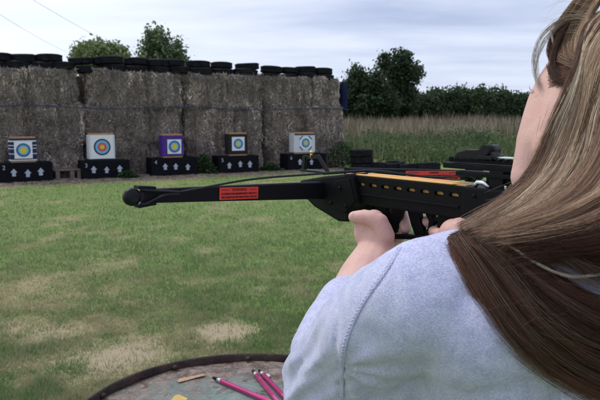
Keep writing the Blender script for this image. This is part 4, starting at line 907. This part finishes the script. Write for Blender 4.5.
for s in (-1, 1):
    add_tube(body, Hs([(s * 0.036, 0.064, 0.050), (s * 0.0435, 0.062, 0.022), (s * 0.0455, 0.056, -0.012), (s * 0.0435, 0.047, -0.050), (s * 0.032, 0.044, -0.096)]), [0.026, 0.0275, 0.0285, 0.0265, 0.0215], 20, m=6)
    add_tube(body, Hs([(s * 0.046, 0.030, 0.040), (s * 0.050, 0.030, 0.0), (s * 0.049, 0.022, -0.045)]), [0.024, 0.024, 0.022], 18)
add_ell(body, H(0, 0.060, -0.078), (0.040, 0.034, 0.030), HRn); add_ell(body, H(0, 0.082, -0.094), (0.019, 0.016, 0.016), HRn)
add_tube(body, Hs([(0, 0.094, 0.024), (0, 0.104, 0.006), (0, 0.115, -0.014), (0, 0.108, -0.022)]), [0.008, 0.010, 0.012, 0.010])
for s in (-1, 1): add_ell(body, H(s * 0.012, 0.100, -0.018), (0.009, 0.011, 0.008), HRn)
add_tube(body, Hs([(-0.022, 0.090, -0.048), (0, 0.102, -0.045), (0.022, 0.090, -0.048)]), [0.004, 0.0065, 0.004]); add_tube(body, Hs([(-0.020, 0.089, -0.057), (0, 0.101, -0.058), (0.020, 0.089, -0.057)]), [0.004, 0.007, 0.004])
add_tube(body, [H(0, -0.020, -0.040), H(0, -0.030, -0.085), NECK, NECK - [0, 0, 0.06]], [0.052, 0.050, 0.056, 0.07])
# trunk and legs
add_tube(body, [SHL + [0.02, 0, 0], NECK + [0, 0.01, -0.035], SHR - [0.02, 0, 0]], [0.045, 0.06, 0.045])
add_tube(body, [NECK - [0, -0.02, 0.10], [0.305, 0.67, 1.06], [0.31, 0.67, 0.94], [0.315, 0.665, 0.84]], [0.10, 0.118, 0.100, 0.125])
LEG = {-1: [(0.235, 0.670, 0.80), (0.200, 0.700, 0.45), (0.185, 0.700, 0.09)], 1: [(0.395, 0.655, 0.80), (0.425, 0.610, 0.45), (0.445, 0.560, 0.09)]}
for s in (-1, 1):
    add_tube(body, LEG[s], [0.082, 0.055, 0.038]); a = np.array(LEG[s][2]); add_tube(body, [a - [0, 0.03, 0.05], a + [-0.02 * 1, 0.06, -0.055], a + [-0.03, 0.13, -0.065]], [0.032, 0.032, 0.022])
# arms
def arm(a, b, c): add_tube(body, [a, (a + b) / 2, b], [0.047, 0.044, 0.037]); add_tube(body, [b, b * 0.62 + c * 0.38, b * 0.25 + c * 0.75, c], [0.038, 0.041, 0.0365, 0.0275], sx=1.08)
arm(SHL, ELL, WRL); arm(SHR, ELR, WRR)
def fing(pts, r0, r1): add_tube(body, pts, list(np.linspace(r0, r1, len(pts))), 12, m=4)
# left hand: palm under the fore-grip, thumb forward along the near side, fingers wrapped round the far side
add_tube(body, [WRL, P(375.5, 242, 0.975), P(374, 231, 0.985), P(374, 222, 1.000)], [0.0275, 0.0255, 0.023, 0.018], sx=1.1)
add_tube(body, [P(381, 249, 0.965), P(379, 236, 0.965), P(376, 226, 0.968)], [0.022, 0.0185, 0.0155])
add_tube(body, [P(369, 243, 0.975), P(365.2, 234, 0.978), P(364.8, 226, 0.978)], [0.0165, 0.0165, 0.0150])
fing([P(385, 236, 0.952), P(381, 226, 0.951), P(373, 219, 0.953), P(363, 216.8, 0.960), P(354.0, 217, 0.972)], 0.0145, 0.0088); add_ell(body, P(364.5, 216.6, 0.959), (0.0107, 0.010, 0.0104)); add_ell(body, P(355.5, 217, 0.970), (0.0092, 0.009, 0.0090)); add_ell(body, P(379, 222.5, 0.951), (0.0140, 0.012, 0.0135))
xw = lambda x_, q, px=None: wor((x_, *LX(*q, x_)))
fing([P(372, 222, 1.00), xw(0.030, (384, 212)), xw(0.030, (395, 208)), xw(0.022, (401, 212)), xw(0.012, (403.5, 220)), xw(0.004, (405.5, 228.5))], 0.0100, 0.0090)
fing([P(374, 230, 1.00), xw(0.034, (382, 222)), xw(0.034, (390, 220)), xw(0.026, (394, 225)), xw(0.012, (396.5, 232)), xw(0.004, (399, 238))], 0.0102, 0.0088)
fing([P(376, 238, 1.00), xw(0.034, (382, 232)), xw(0.032, (388, 231)), xw(0.020, (391, 236)), xw(0.006, (393, 243))], 0.0098, 0.0085)
fing([P(379, 246, 0.99), xw(0.028, (382, 241)), xw(0.026, (386, 241)), xw(0.014, (388, 246)), xw(0.004, (389, 250))], 0.0088, 0.0074)
# right hand: closed on the pistol grip, first finger on the trigger
add_tube(body, [WRR, P(478, 240, 0.90), P(464, 235, 0.908), P(455, 234, 0.915)], [0.027, 0.029, 0.027, 0.022], sx=1.1)
add_tube(body, [P(474, 233, 0.90), P(463, 229, 0.905), P(452, 232, 0.91)], [0.016, 0.017, 0.013])
fing([P(470, 238, 0.93), xw(0.020, (456, 229)), xw(0.015, (444, 224)), xw(0.010, (432, 221.5)), xw(0.007, (422.5, 222.5))], 0.0105, 0.0085)
for k in range(3):
    z_ = 10 * k; fing([P(468, 240 + z_, 0.93), xw(0.024, (456, 232 + z_)), xw(0.020, (440, 230 + z_)), xw(0.002, (434, 231 + z_)), xw(-0.014, (440, 234 + z_)), xw(-0.019, (447, 236 + z_))], 0.0100, 0.0082)
fing([P(474, 236, 0.895), xw(-0.024, (464, 228)), xw(-0.022, (452, 228)), xw(-0.017, (445, 231))], 0.0120, 0.0090)
bme = remesh(body, 0.0021, 3, 'person')
def relax_head(me, it):
    b = bmesh.new(); b.from_mesh(me); vs_ = []
    for v in b.verts:
        l = HRn.T @ (np.array(v.co[:]) - HO) / HSC
        if -0.10 < l[2] < 0.12 and l[1] > 0.022 and abs(l[0]) > 0.018 and np.linalg.norm(l) < 0.16: vs_.append(v)
    for _ in range(it): bmesh.ops.smooth_vert(b, verts=vs_, factor=0.5, use_axis_x=True, use_axis_y=True, use_axis_z=True)
    b.to_mesh(me); b.free()
relax_head(bme, 26); person = link('person', bme, M['skin'])
tag(person, 'woman in light grey knit top with long blonde brown hair aiming the crossbow', 'person')
for s in (-1, 1):
    m_ = MB(); c = H(s * 0.032, 0.0835, 0.012); m_.ball(c, 0.0105, 16); e = m_.build('eye', M['eye_white'], person); m_ = MB(); m_.ball(H(s * 0.032, 0.0905, 0.012), 0.005, 12); m_.build('iris', M['iris'], e)
nl_ = MB(); nl_.ball((0, 0, 0), (0.0055, 0.0013, 0.0042), 14); tn_ = nl_.build('thumbnail', mat('nail', (0.74, 0.47, 0.45), 0.25), person); tn_.matrix_world = Matrix.Translation(Vector(P(354.6, 215.0, 0.9630))) @ Matrix.Rotation(R_(28), 4, 'Z') @ Matrix.Rotation(R_(-28), 4, 'X') @ Matrix.Rotation(R_(8), 4, 'Y')
# knit top
top = ([], [])
add_tube(top, [SHL + [0.012, 0, 0.006], NECK + [-0.03, -0.008, -0.035], NECK + [0.03, -0.008, -0.035], SHR + [-0.012, 0, 0.006]], [0.055, 0.064, 0.064, 0.055])
add_tube(top, [SHL + [0.052, -0.012, -0.02], NECK + [0, -0.010, -0.085], SHR + [-0.05, -0.012, -0.02]], [0.060, 0.082, 0.060])
add_tube(top, [NECK - [0.0, -0.015, 0.09], [0.303, 0.66, 1.08], [0.308, 0.67, 0.95], [0.315, 0.665, 0.80]], [0.115, 0.134, 0.122, 0.150], round_=(1, 0))
add_tube(top, [SHL + [0.075, 0.02, -0.06], [0.20, 0.65, 1.10], [0.235, 0.66, 1.0]], [0.075, 0.085, 0.09])
UA = lambda f: SHL * (1 - f) + ELL * f
add_tube(top, [SHL + [0.006, -0.002, 0.0], UA(0.3) + [-0.004, -0.002, 0.002], UA(0.62), UA(1.0)], [0.0575, 0.059, 0.058, 0.054], 24)
add_tube(top, [UA(0.35) + [0.02, 0, -0.02], UA(0.75) + [0.045, 0.0, -0.055], UA(0.9) + [0.09, 0.0, -0.10], [0.20, 0.66, 0.98]], [0.045, 0.060, 0.075, 0.09])
FA = lambda f: ELL * (1 - f) + WRL * f
add_tube(top, [ELL, FA(0.25), FA(0.40), FA(0.52), FA(0.59)], [0.054, 0.0565, 0.055, 0.050, 0.0455], 24, round_=(1, 0))
add_tube(top, [SHR, (SHR + ELR) / 2, ELR], [0.060, 0.056, 0.052]); add_tube(top, [ELR, ELR * 0.5 + WRR * 0.5, ELR * 0.2 + WRR * 0.8], [0.050, 0.048, 0.038], round_=(1, 0))
tme = remesh(top, 0.004, 9, 'shirt')
co = np.empty(len(tme.vertices) * 3, np.float32); tme.vertices.foreach_get('co', co); co = co.reshape(-1, 3); nr = np.empty_like(co); tme.vertices.foreach_get('normal', nr.ravel()) if False else None
nr = np.array([v.normal[:] for v in tme.vertices])
disp = np.zeros(len(co)); axis = (ELL - SHL) / np.linalg.norm(ELL - SHL)
ax_u = np.cross(axis, [0, 0, 1.0]); ax_u /= np.linalg.norm(ax_u); ax_v = np.cross(axis, ax_u)
def arm_fold(p, t_, w_):
    if w_ <= 0: return 0.0
    r_ = p - SHL; a_ = math.atan2(float(r_ @ ax_v), float(r_ @ ax_u)); g = min(1, max(0, (t_ - 0.02) / 0.10))
    return w_ * g * (0.0062 * noise.noise(Vector((math.cos(a_) * 3.0 + t_ * 4, math.sin(a_) * 3.0, t_ * 7))) + 0.0034 * noise.noise(Vector((math.cos(a_) * 6 + t_ * 22, math.sin(a_) * 6, 5))))
ARMPIT = P(344, 398, 0.58); UPR = np.array([0, 0.0, 1.0])
def pull_folds(p):
    dx, dz = p[0] - ARMPIT[0], p[2] - ARMPIT[2]; d = math.hypot(dx, dz)
    if p[1] > 0.72 or d > 0.22 or dx < -0.005: return 0.0
    a_ = math.atan2(dz, dx); return 0.0030 * math.sin(a_ * 10.5 + 2.0 * noise.noise(Vector((dx * 18, dz * 18, 2)))) * math.exp(-d / 0.075) * min(1, d / 0.03)
for i, p in enumerate(co):
    v = Vector(p.tolist()); t_ = float((p - SHL) @ axis)
    arm_w = max(0, 1 - abs(float(np.linalg.norm((p - SHL) - axis * t_)) - 0.055) / 0.03) if -0.02 < t_ < 0.33 else 0
    disp[i] = 0.0032 * noise.noise(v * 13) + 0.0016 * noise.noise(v * 34 + Vector((3, 1, 7))) + arm_fold(p, t_, arm_w) + pull_folds(p)
co = co + nr * disp[:, None]; tme.vertices.foreach_set('co', co.astype(np.float32).ravel()); tme.update()
shirt = link('shirt', tme, M['knit'], person)
bvh = BVHTree.FromPolygons([v.co[:] for v in tme.vertices], [p.vertices[:] for p in tme.polygons])
fd = (WRL - ELL); fl_ = np.linalg.norm(fd); fd = fd / fl_; fdr = WRR - ELR; flr = np.linalg.norm(fdr); fdr = fdr / flr
for v in bme.vertices:                                       # keep the covered skin inside the knit top
    p_ = np.array(v.co[:])
    if p_[2] < 0.83 or p_[2] > 1.235 or float((p_ - ELL) @ fd) > fl_ * 0.50 and p_[0] < 0.2 or float((p_ - ELR) @ fdr) > flr * 0.7 and p_[1] > 0.72: continue
    c_, n_, _i, _d = bvh.find_nearest(v.co)
    if c_ is not None and (v.co - c_).dot(n_) > -0.004: v.co = c_ - n_ * 0.005
bme.update()
bvb = BVHTree.FromPolygons([v.co[:] for v in bme.vertices], [p.vertices[:] for p in bme.polygons])
def on_shirt(px, py, off=0.0, dflt=0.55):
    r = ray(px, py); h = bvh.ray_cast(Vector(CAMV), Vector(r).normalized())
    if h[0] is None: return P(px, py, dflt)
    return np.array(h[0] + h[1] * off)
# cable braid sewn along the armhole seam
bl = [on_shirt(px, py, 0.0006) for px, py in ((400, 248), (391, 263), (384, 274), (376, 285), (369, 295), (362, 306), (356, 317), (351, 328), (347, 339), (344, 350), (342.5, 364), (342, 380), (342, 398), (343, 420))]
bl = catmull(bl, 14); L_ = np.r_[0, np.cumsum(np.linalg.norm(np.diff(bl, axis=0), axis=1))]; T = np.gradient(bl, axis=0); T /= np.linalg.norm(T, axis=1)[:, None]
nn = np.array([bvh.find_nearest(Vector(p))[1][:] for p in bl]); sd2 = np.cross(T, nn); acc = MB()
for ph in (0, math.pi * 2 / 3, math.pi * 4 / 3):
    a = L_ / 0.0125 * 2 * math.pi + ph; pts = bl + sd2 * (np.sin(a) * 0.0016)[:, None] + nn * (-0.0001 + 0.0004 * np.sin(2 * a))[:, None]; acc.tube(pts, 0.0010, 8)
acc.build('braid_trim', M['knit'], shirt)
# trousers and shoes
tr2 = ([], [])
for s in (-1, 1): add_tube(tr2, [np.array(LEG[s][0]) + [0, 0, 0.05]] + [np.array(q) for q in LEG[s][1:]], [0.105, 0.068, 0.055], round_=(1, 0))
add_tube(tr2, [(0.255, 0.665, 0.86), (0.375, 0.66, 0.86)], [0.115, 0.115]); link('trousers', remesh(tr2, 0.006, 4, 'trousers'), M['jeans'], person)
for s in (-1, 1):
    a = np.array(LEG[s][2]); sh_ = ([], []); add_tube(sh_, [a - [0, 0.045, 0.048], a + [-0.02, 0.06, -0.052], a + [-0.032, 0.15, -0.058]], [0.040, 0.040, 0.030], sx=1.1); add_tube(sh_, [a - [0, 0.01, 0.04], a + [0, -0.01, 0.01]], [0.045, 0.045]); link('shoe', remesh(sh_, 0.005, 3, 'shoe'), M['shoe'], person)

# ------------------------------------------------------------------ hair: thousands of strands laid between guide curves
HV, HF, HC = [], [], []
hrs = np.random.default_rng(21)
DENS = 1.5
def strands(guides, n, spread, cols, rad=0.00030, npt=26, wave=0.0042, tip=0.4, urange=(0, 1), lock=55, lockw=0.016, trim=0.0, end=0.0):
    rad = rad * 0.72
    """guides: list of polylines ordered across the lock; strands interpolate across and scatter"""
    Gd = []
    for g in guides:
        c = catmull(g, 8); L = np.r_[0, np.cumsum(np.linalg.norm(np.diff(c, axis=0), axis=1))]; s = np.linspace(0, L[-1], npt); Gd.append(np.stack([np.interp(s, L, c[:, k]) for k in range(3)], 1))
    Gd = np.array(Gd); m = len(Gd); n = int(n * DENS); nl = max(1, n // lock); t_ = np.linspace(0, 1, npt)[:, None]
    for l in range(nl):
        u0 = hrs.uniform(*urange); co_ = hrs.normal(0, 1, 3) * spread * 0.9; tone0 = hrs.beta(0.5, 0.7); ph = hrs.uniform(0, 6.28, 3); pw = hrs.uniform(0.6, 1.4); k_ = max(3, int(lock * hrs.uniform(0.4, 1.6))); wd_ = lockw * hrs.uniform(0.5, 1.5)
        for i in range(k_):
            u_ = np.clip(u0 + hrs.normal(0, wd_), 0, 1) * (m - 1); a = min(int(u_), m - 2); f = u_ - a; base = Gd[a] * (1 - f) + Gd[a + 1] * f
            off = co_ + hrs.normal(0, 0.42, 3) * spread; drift = hrs.normal(0, 1, 3) * spread * 0.45
            wv = np.stack([np.sin(t_[:, 0] * 6.5 * pw + ph[j] + hrs.normal(0, 0.25)) for j in range(3)], 1) * wave
            fz = np.stack([np.sin(t_[:, 0] * 23 * pw + hrs.uniform(0, 6.28)) for j in range(3)], 1) * 0.0005; p = base + off * (0.5 + 0.5 * t_) + drift * t_ + wv * (0.3 + t_) + fz
            if end: p = p[:max(8, int(npt * (1 - end * hrs.random() ** 1.5)))]
            if trim: p = p[int(npt * hrs.uniform(0, trim * 0.6)):int(npt * hrs.uniform(1 - trim, 1))]
            tn = np.clip(tone0 + hrs.normal(0, 0.10), 0, 1); col = np.array(cols[0]) * (1 - tn) + np.array(cols[1]) * tn
            add_strand(p, rad * hrs.uniform(0.7, 1.25), col * hrs.uniform(0.8, 1.2), tip)
def add_strand(p, r, col, tip=0.35):
    q = len(p); T = np.gradient(p, axis=0); T /= np.linalg.norm(T, axis=1)[:, None] + 1e-12; ref = np.array([0.31, -0.86, 0.4]); u_ = np.cross(T, ref); u_ /= np.linalg.norm(u_, axis=1)[:, None] + 1e-12; v_ = np.cross(T, u_)
    rr = (r * np.linspace(1, tip, q))[:, None]; o = sum(len(x) for x in HV) if False else add_strand.n
    ring = [p + rr * (u_ * math.cos(a) + v_ * math.sin(a)) for a in (0.5, 2.594, 4.689)]
    V = np.stack(ring, 1).reshape(-1, 3); HV.append(V); i0 = np.arange(q - 1)[:, None] * 3 + o; k = np.arange(3)[None, :]; k2 = (k + 1) % 3
    HF.append(np.stack([i0 + k, i0 + k2, i0 + 3 + k2, i0 + 3 + k], -1).reshape(-1, 4)); HC.append(np.repeat(col[None, :], len(V), 0)); add_strand.n += len(V)
add_strand.n = 0
def gp(*pts):
    """guide points, kept just clear of the skin and the knit top"""
    o = []
    for px, py, d in pts:
        r = ray(px, py); ln = np.linalg.norm(r); ds = [d]
        for t_ in (bvh, bvb):
            h = t_.ray_cast(Vector(CAMV), Vector(r / ln))
            if h[0] is not None: ds.append(h[3] / ln - 0.008)
        o.append(P(px, py, min(ds)))
    return o
def lay(pts, off): return [on_shirt(px, py, off, d) for px, py, d in pts]
BLONDE = [(0.36, 0.22, 0.135), (0.92, 0.76, 0.57)]
MIDB = [(0.120, 0.060, 0.038), (0.62, 0.43, 0.29)]
DARK = [(0.042, 0.0175, 0.0120), (0.165, 0.076, 0.050)]
def skull(az, el, k=1.09): return H(0 + 0.074 * k * math.cos(el) * math.sin(az), -0.012 - 0.096 * k * math.cos(el) * math.cos(az), 0.040 + 0.086 * k * math.sin(el))
def sk(az, *els): return [skull(az, e_) for e_ in els]
A1 = sk(-2.0, 1.4, 1.0, 0.6, 0.25) + gp((579, 66, .690), (568, 95, .688), (557, 120, .688), (545, 150, .685), (530, 180, .675), (506, 206, .655), (476, 228, .632), (453, 239, .610))
A2 = sk(-1.6, 1.4, 1.0, 0.6, 0.2, -0.2) + gp((583, 102, .682), (573, 138, .678), (556, 175, .665), (524, 206, .645), (492, 226, .625), (456, 242, .607))
A3 = sk(-1.1, 1.4, 1.0, 0.6, 0.2, -0.2) + gp((610, 112, .648), (602, 152, .645), (580, 192, .635), (545, 219, .62), (508, 236, .605), (464, 247, .597))
A4 = sk(-0.7, 1.4, 1.0, 0.6, 0.2, -0.2) + gp((646, 125, .612), (630, 178, .600), (602, 214, .592), (562, 233, .588), (522, 244, .585), (474, 252, .584))
A5 = sk(-0.3, 1.4, 1.0, 0.6, 0.2, -0.2) + gp((688, 135, .595), (672, 182, .578), (648, 215, .573), (610, 240, .572), (565, 250, .572), (525, 255, .573), (485, 258, .573))
strands([A1, A2, A3, A4], 6500, 0.0032, MIDB, 0.00030, trim=0.05)
strands([A1, A2, A3, A4], 6400, 0.0030, BLONDE, 0.00030, urange=(0.0, 0.9), trim=0.06)
strands([A3, A4, A5], 3200, 0.005, [DARK[1], MIDB[1]], 0.00030, trim=0.12)
strands([A4, A5], 2200, 0.006, DARK, 0.0003, trim=0.12)
# dark lock turning back across the shoulder blade, lying on the top
B1 = gp((500, 222, .640), (472, 234, .622)) + lay(((452, 243, .60), (462, 258, .57), (479, 286, .55), (502, 322, .53), (535, 354, .52), (573, 378, .51), (612, 398, .5), (660, 420, .5), (740, 450, .5), (800, 480, .5)), 0.004)
B2 = gp((520, 226, .635), (488, 237, .618)) + lay(((464, 245, .60), (482, 260, .57), (506, 290, .55), (535, 322, .53), (570, 346, .52), (608, 364, .51), (650, 380, .5), (730, 404, .5), (800, 430, .5)), 0.010)
B3 = gp((540, 230, .625), (506, 241, .61)) + lay(((482, 250, .60), (504, 262, .57), (530, 284, .55), (560, 306, .53), (596, 322, .52), (640, 334, .5), (730, 356, .5), (800, 380, .5)), 0.011)
B3b = gp((552, 234, .615), (520, 244, .60)) + lay(((505, 251, .60), (525, 260, .57), (548, 276, .55), (574, 297, .53), (602, 309, .52), (650, 320, .5), (730, 344, .5), (800, 366, .5)), 0.006)
strands([B1, B2, B3, B3b], 9500, 0.0034, DARK, 0.00030, wave=0.0025, end=0.30, tip=0.2)
BE = gp((496, 222, .640), (468, 235, .622)) + lay(((449, 245, .60), (457, 262, .57), (472, 292, .55), (494, 328, .53), (526, 361, .52), (566, 386, .51), (606, 406, .5), (660, 428, .5)), 0.003)
strands([BE, B1], 420, 0.0030, [DARK[1], MIDB[0]], 0.00024, wave=0.004, lock=7, lockw=0.05, end=0.5)
strands([B1, B2, B3], 600, 0.0045, [(0.09, 0.05, 0.034), (0.18, 0.115, 0.085)], 0.00026, wave=0.006, lock=12, lockw=0.03)
C1 = gp((512, 236, .63)) + lay(((490, 249, .59),), 0.003) + lay(((530, 255, .57), (556, 260, .56), (590, 264, .55), (640, 270, .54), (720, 284, .53), (780, 296, .52)), 0.012)
C0 = gp((500, 230, .63)) + lay(((474, 243, .60),), 0.003) + lay(((520, 247, .585), (556, 248, .57), (596, 249, .56), (650, 252, .55), (720, 262, .54), (780, 272, .53)), 0.018)
strands([C0, C1], 2200, 0.004, [DARK[0], MIDB[0]], 0.0003, end=0.3, tip=0.2)
strands([lay(((466, 241, .60), (480, 246, .59)), 0.006) + lay(((500, 252, .58), (530, 266, .56), (560, 277, .55), (600, 278, .54), (650, 276, .53)), 0.017), lay(((468, 243, .60), (482, 248, .59)), 0.006) + lay(((500, 254, .58), (530, 269, .56), (560, 279, .55), (600, 280, .54), (650, 278, .53)), 0.017)], 60, 0.0009, [(0.45, 0.38, 0.31), (0.62, 0.54, 0.46)], 0.0003, wave=0.001)
strands([lay(((462, 243, .60), (500, 250, .58), (548, 262, .56), (575, 280, .54), (600, 290, .53), (650, 300, .53)), 0.012), lay(((470, 244, .60), (505, 250, .58), (552, 258, .56), (580, 268, .54), (606, 274, .53), (650, 280, .53)), 0.012)], 160, 0.003, [(0.10, 0.06, 0.045), (0.2, 0.13, 0.10)], 0.00028, lock=14)
# temple hair swept back over the ear, and the hair above it
E1 = gp((585, -10, .745), (566, 12, .755), (553, 34, .762), (550, 54, .762), (562, 62, .750), (577, 66, .735))
E2 = gp((598, -6, .735), (582, 18, .745), (572, 42, .748), (574, 56, .742), (586, 64, .726))
E3 = gp((547, 66, .772), (551, 76, .768), (556, 80, .762), (565, 86, .750), (574, 90, .740))
strands([E1, E2], 1700, 0.0022, MIDB, 0.00022, wave=0.0012, lock=11, lockw=0.05); strands([E1, E3], 700, 0.0018, [DARK[0], MIDB[0]], 0.00022, wave=0.0010, trim=0.3, lock=9, lockw=0.06)
for i in range(420):                                         # fine hairline: short hairs rooted in the skin of the temple, combed back to the ear
    x0, y0 = hrs.uniform(548, 562), hrs.uniform(46, 88); x0 += max(0, (60 - y0)) * 0.1; p = gp((x0 - (y0 - 46) * 0.05, y0, .775), ((x0 + 572) / 2, (y0 + 70) / 2 + hrs.uniform(-5, 5), .765), (572 + hrs.uniform(-3, 8), 68 + (y0 - 66) * 0.55 + hrs.uniform(-4, 4), .752))
    p[0] = p[0] + (p[0] - CAMV) * 0.010; add_strand(catmull(p, 6), 0.00016, np.array(MIDB[0]) * hrs.uniform(0.5, 2.2))
W1 = gp((551, 26, .755), (552, 40, .754), (563, 53, .745), (578, 63, .732)); W2 = gp((553, 45, .755), (560, 55, .750), (570, 61, .740), (579, 64, .732))
strands([W1, W2], 46, 0.001, [(0.5, 0.43, 0.36), (0.66, 0.58, 0.5)], 0.00032, wave=0.001, lock=10, lockw=0.06)
E4 = gp((604, -6, .725), (590, 20, .730), (582, 45, .728), (584, 66, .722), (592, 84, .712))
strands([E2, E4], 1000, 0.0020, MIDB, 0.00024, wave=0.0012, lock=11, lockw=0.05)
# loose curl in front of the temple and fly-aways
strands([gp((588, 14, .74), (562, 17, .75), (543, 32, .76), (533, 52, .765), (533, 70, .765), (540, 88, .765)), gp((590, 18, .74), (566, 22, .75), (549, 36, .758), (538, 54, .765), (536, 72, .765), (539, 84, .765))], 44, 0.0014, [(0.30, 0.22, 0.16), (0.55, 0.47, 0.38)], 0.00024, wave=0.0015, lock=4, lockw=0.2)
for i in range(70):
    x0 = hrs.uniform(505, 545); y0 = 235 - (x0 - 480) * 0.7 + hrs.uniform(-15, 10); p = [P(x0, y0, .66), P(x0 - hrs.uniform(8, 26), y0 + hrs.uniform(-2, 22), .66), P(x0 - hrs.uniform(20, 60), y0 + hrs.uniform(5, 52), .65)]
    add_strand(catmull(p, 9), 0.00010, np.array(BLONDE[1]) * hrs.uniform(0.4, 1.0))
for i in range(26):
    x0 = hrs.uniform(470, 600); y0 = hrs.uniform(225, 330); a = hrs.uniform(-0.6, 0.9); p = [on_shirt(x0 + k * 16 * math.cos(a), y0 + k * 16 * math.sin(a) + hrs.uniform(-3, 3), 0.022, .56) for k in range(4)]; add_strand(catmull(p, 8), 0.00008, np.array(MIDB[1]) * hrs.uniform(0.2, 0.6))
for i in range(34):
    y0 = hrs.uniform(-10, 60); p = [P(590, y0 - 6, .73), P(565 + hrs.uniform(-6, 6), y0 + hrs.uniform(-12, 0), .75), P(545 + hrs.uniform(-8, 10), y0 + hrs.uniform(-8, 22), .76)]; add_strand(catmull(p, 8), 0.00010, np.array(BLONDE[1]) * hrs.uniform(0.4, 1.0))
for i in range(22):
    x0 = hrs.uniform(455, 500); p = [P(x0, 243, .61), P(x0 - 12, 240 + hrs.uniform(-6, 2), .62), P(x0 - hrs.uniform(20, 45), 238 + hrs.uniform(-8, 4), .64)]; add_strand(catmull(p, 8), 0.00010, np.array(MIDB[0]))
lb = MB()
for k in range(0, 9, 2):
    a = P(535 - k * 0.15, 95 - k * 0.55, .752); lb.tube(catmull([a, P(532.2 - k * 0.25, 94.2 - k * 0.7, .756), P(529.8 - k * 0.1, 92.6 - k * 0.9, .760)], 4), [0.00016] * 8 + [0.00006], 5)
lb.build('eyelash', mat('lash', (0.03, 0.02, 0.018), 0.6), person)
# the rest of the head: crown to nape and down the back
gs = []
for az in np.linspace(-0.75, 2.3, 11):
    g = [skull(az, e_, 1.10) for e_ in (1.5, 1.2, 0.9, 0.6, 0.3, 0.0, -0.3, -0.5)]; l = g[-1]
    bk = np.array([0.385 + 0.08 * math.sin(az), 0.535 - 0.02 * math.cos(az), 1.22]); bk2 = np.array([0.39 + 0.09 * math.sin(az), 0.515, 1.08]); g += [(l + bk) / 2 + HRn @ np.array([0, -0.012, 0]), bk, bk2]; gs.append(g)
strands(gs, 5200, 0.0045, MIDB, 0.00055, npt=24, end=0.15)
gs2 = [[skull(az_, 1.5, 1.09), skull(az_, 1.0, 1.09), skull(az_, 0.6, 1.09), skull(az_ * 0.9, 0.25, 1.09)] for az_ in np.linspace(-2.6, 2.6, 10)]; strands(gs2, 1800, 0.003, MIDB, 0.0005, npt=14)
for q in (((541, 116, .72), (538, 128, .715), (535.5, 141, .712), (534, 152, .708)), ((548, 108, .72), (543, 122, .715), (538, 138, .71), (533, 156, .706))):
    add_strand(catmull([v - (v - CAMV) * 0.003 for v in gp(*q)], 8), 0.00016, np.array(DARK[0]))
hme = np_mesh('hair', np.vstack(HV), np.vstack(HF), np.vstack(HC), smooth=True); hair = link('hair', hme, M['hair'], person)
# dense under-layer close to the scalp so no skin shows between the strands
cap = ([], []); add_ell(cap, H(0.006, -0.028, 0.048), (0.0690, 0.083, 0.0795), HRn, 32)
def under(gl, r0, off):
    for g in gl:
        q = np.array(g) + np.array(off); add_tube(cap, list(q), [r0] * len(q), 10, m=3)
under([A2, A3], 0.009, (0.010, 0.016, -0.006)); under([A4], 0.010, (0.008, 0.016, -0.006))
cme = remesh(cap, 0.004, 4, 'under_hair'); cm = mat('under_hair', (0.10, 0.062, 0.045), 0.7, 0.5, 120, 0.5, 500, spec=0.2); link('under_hair', cme, cm, hair)
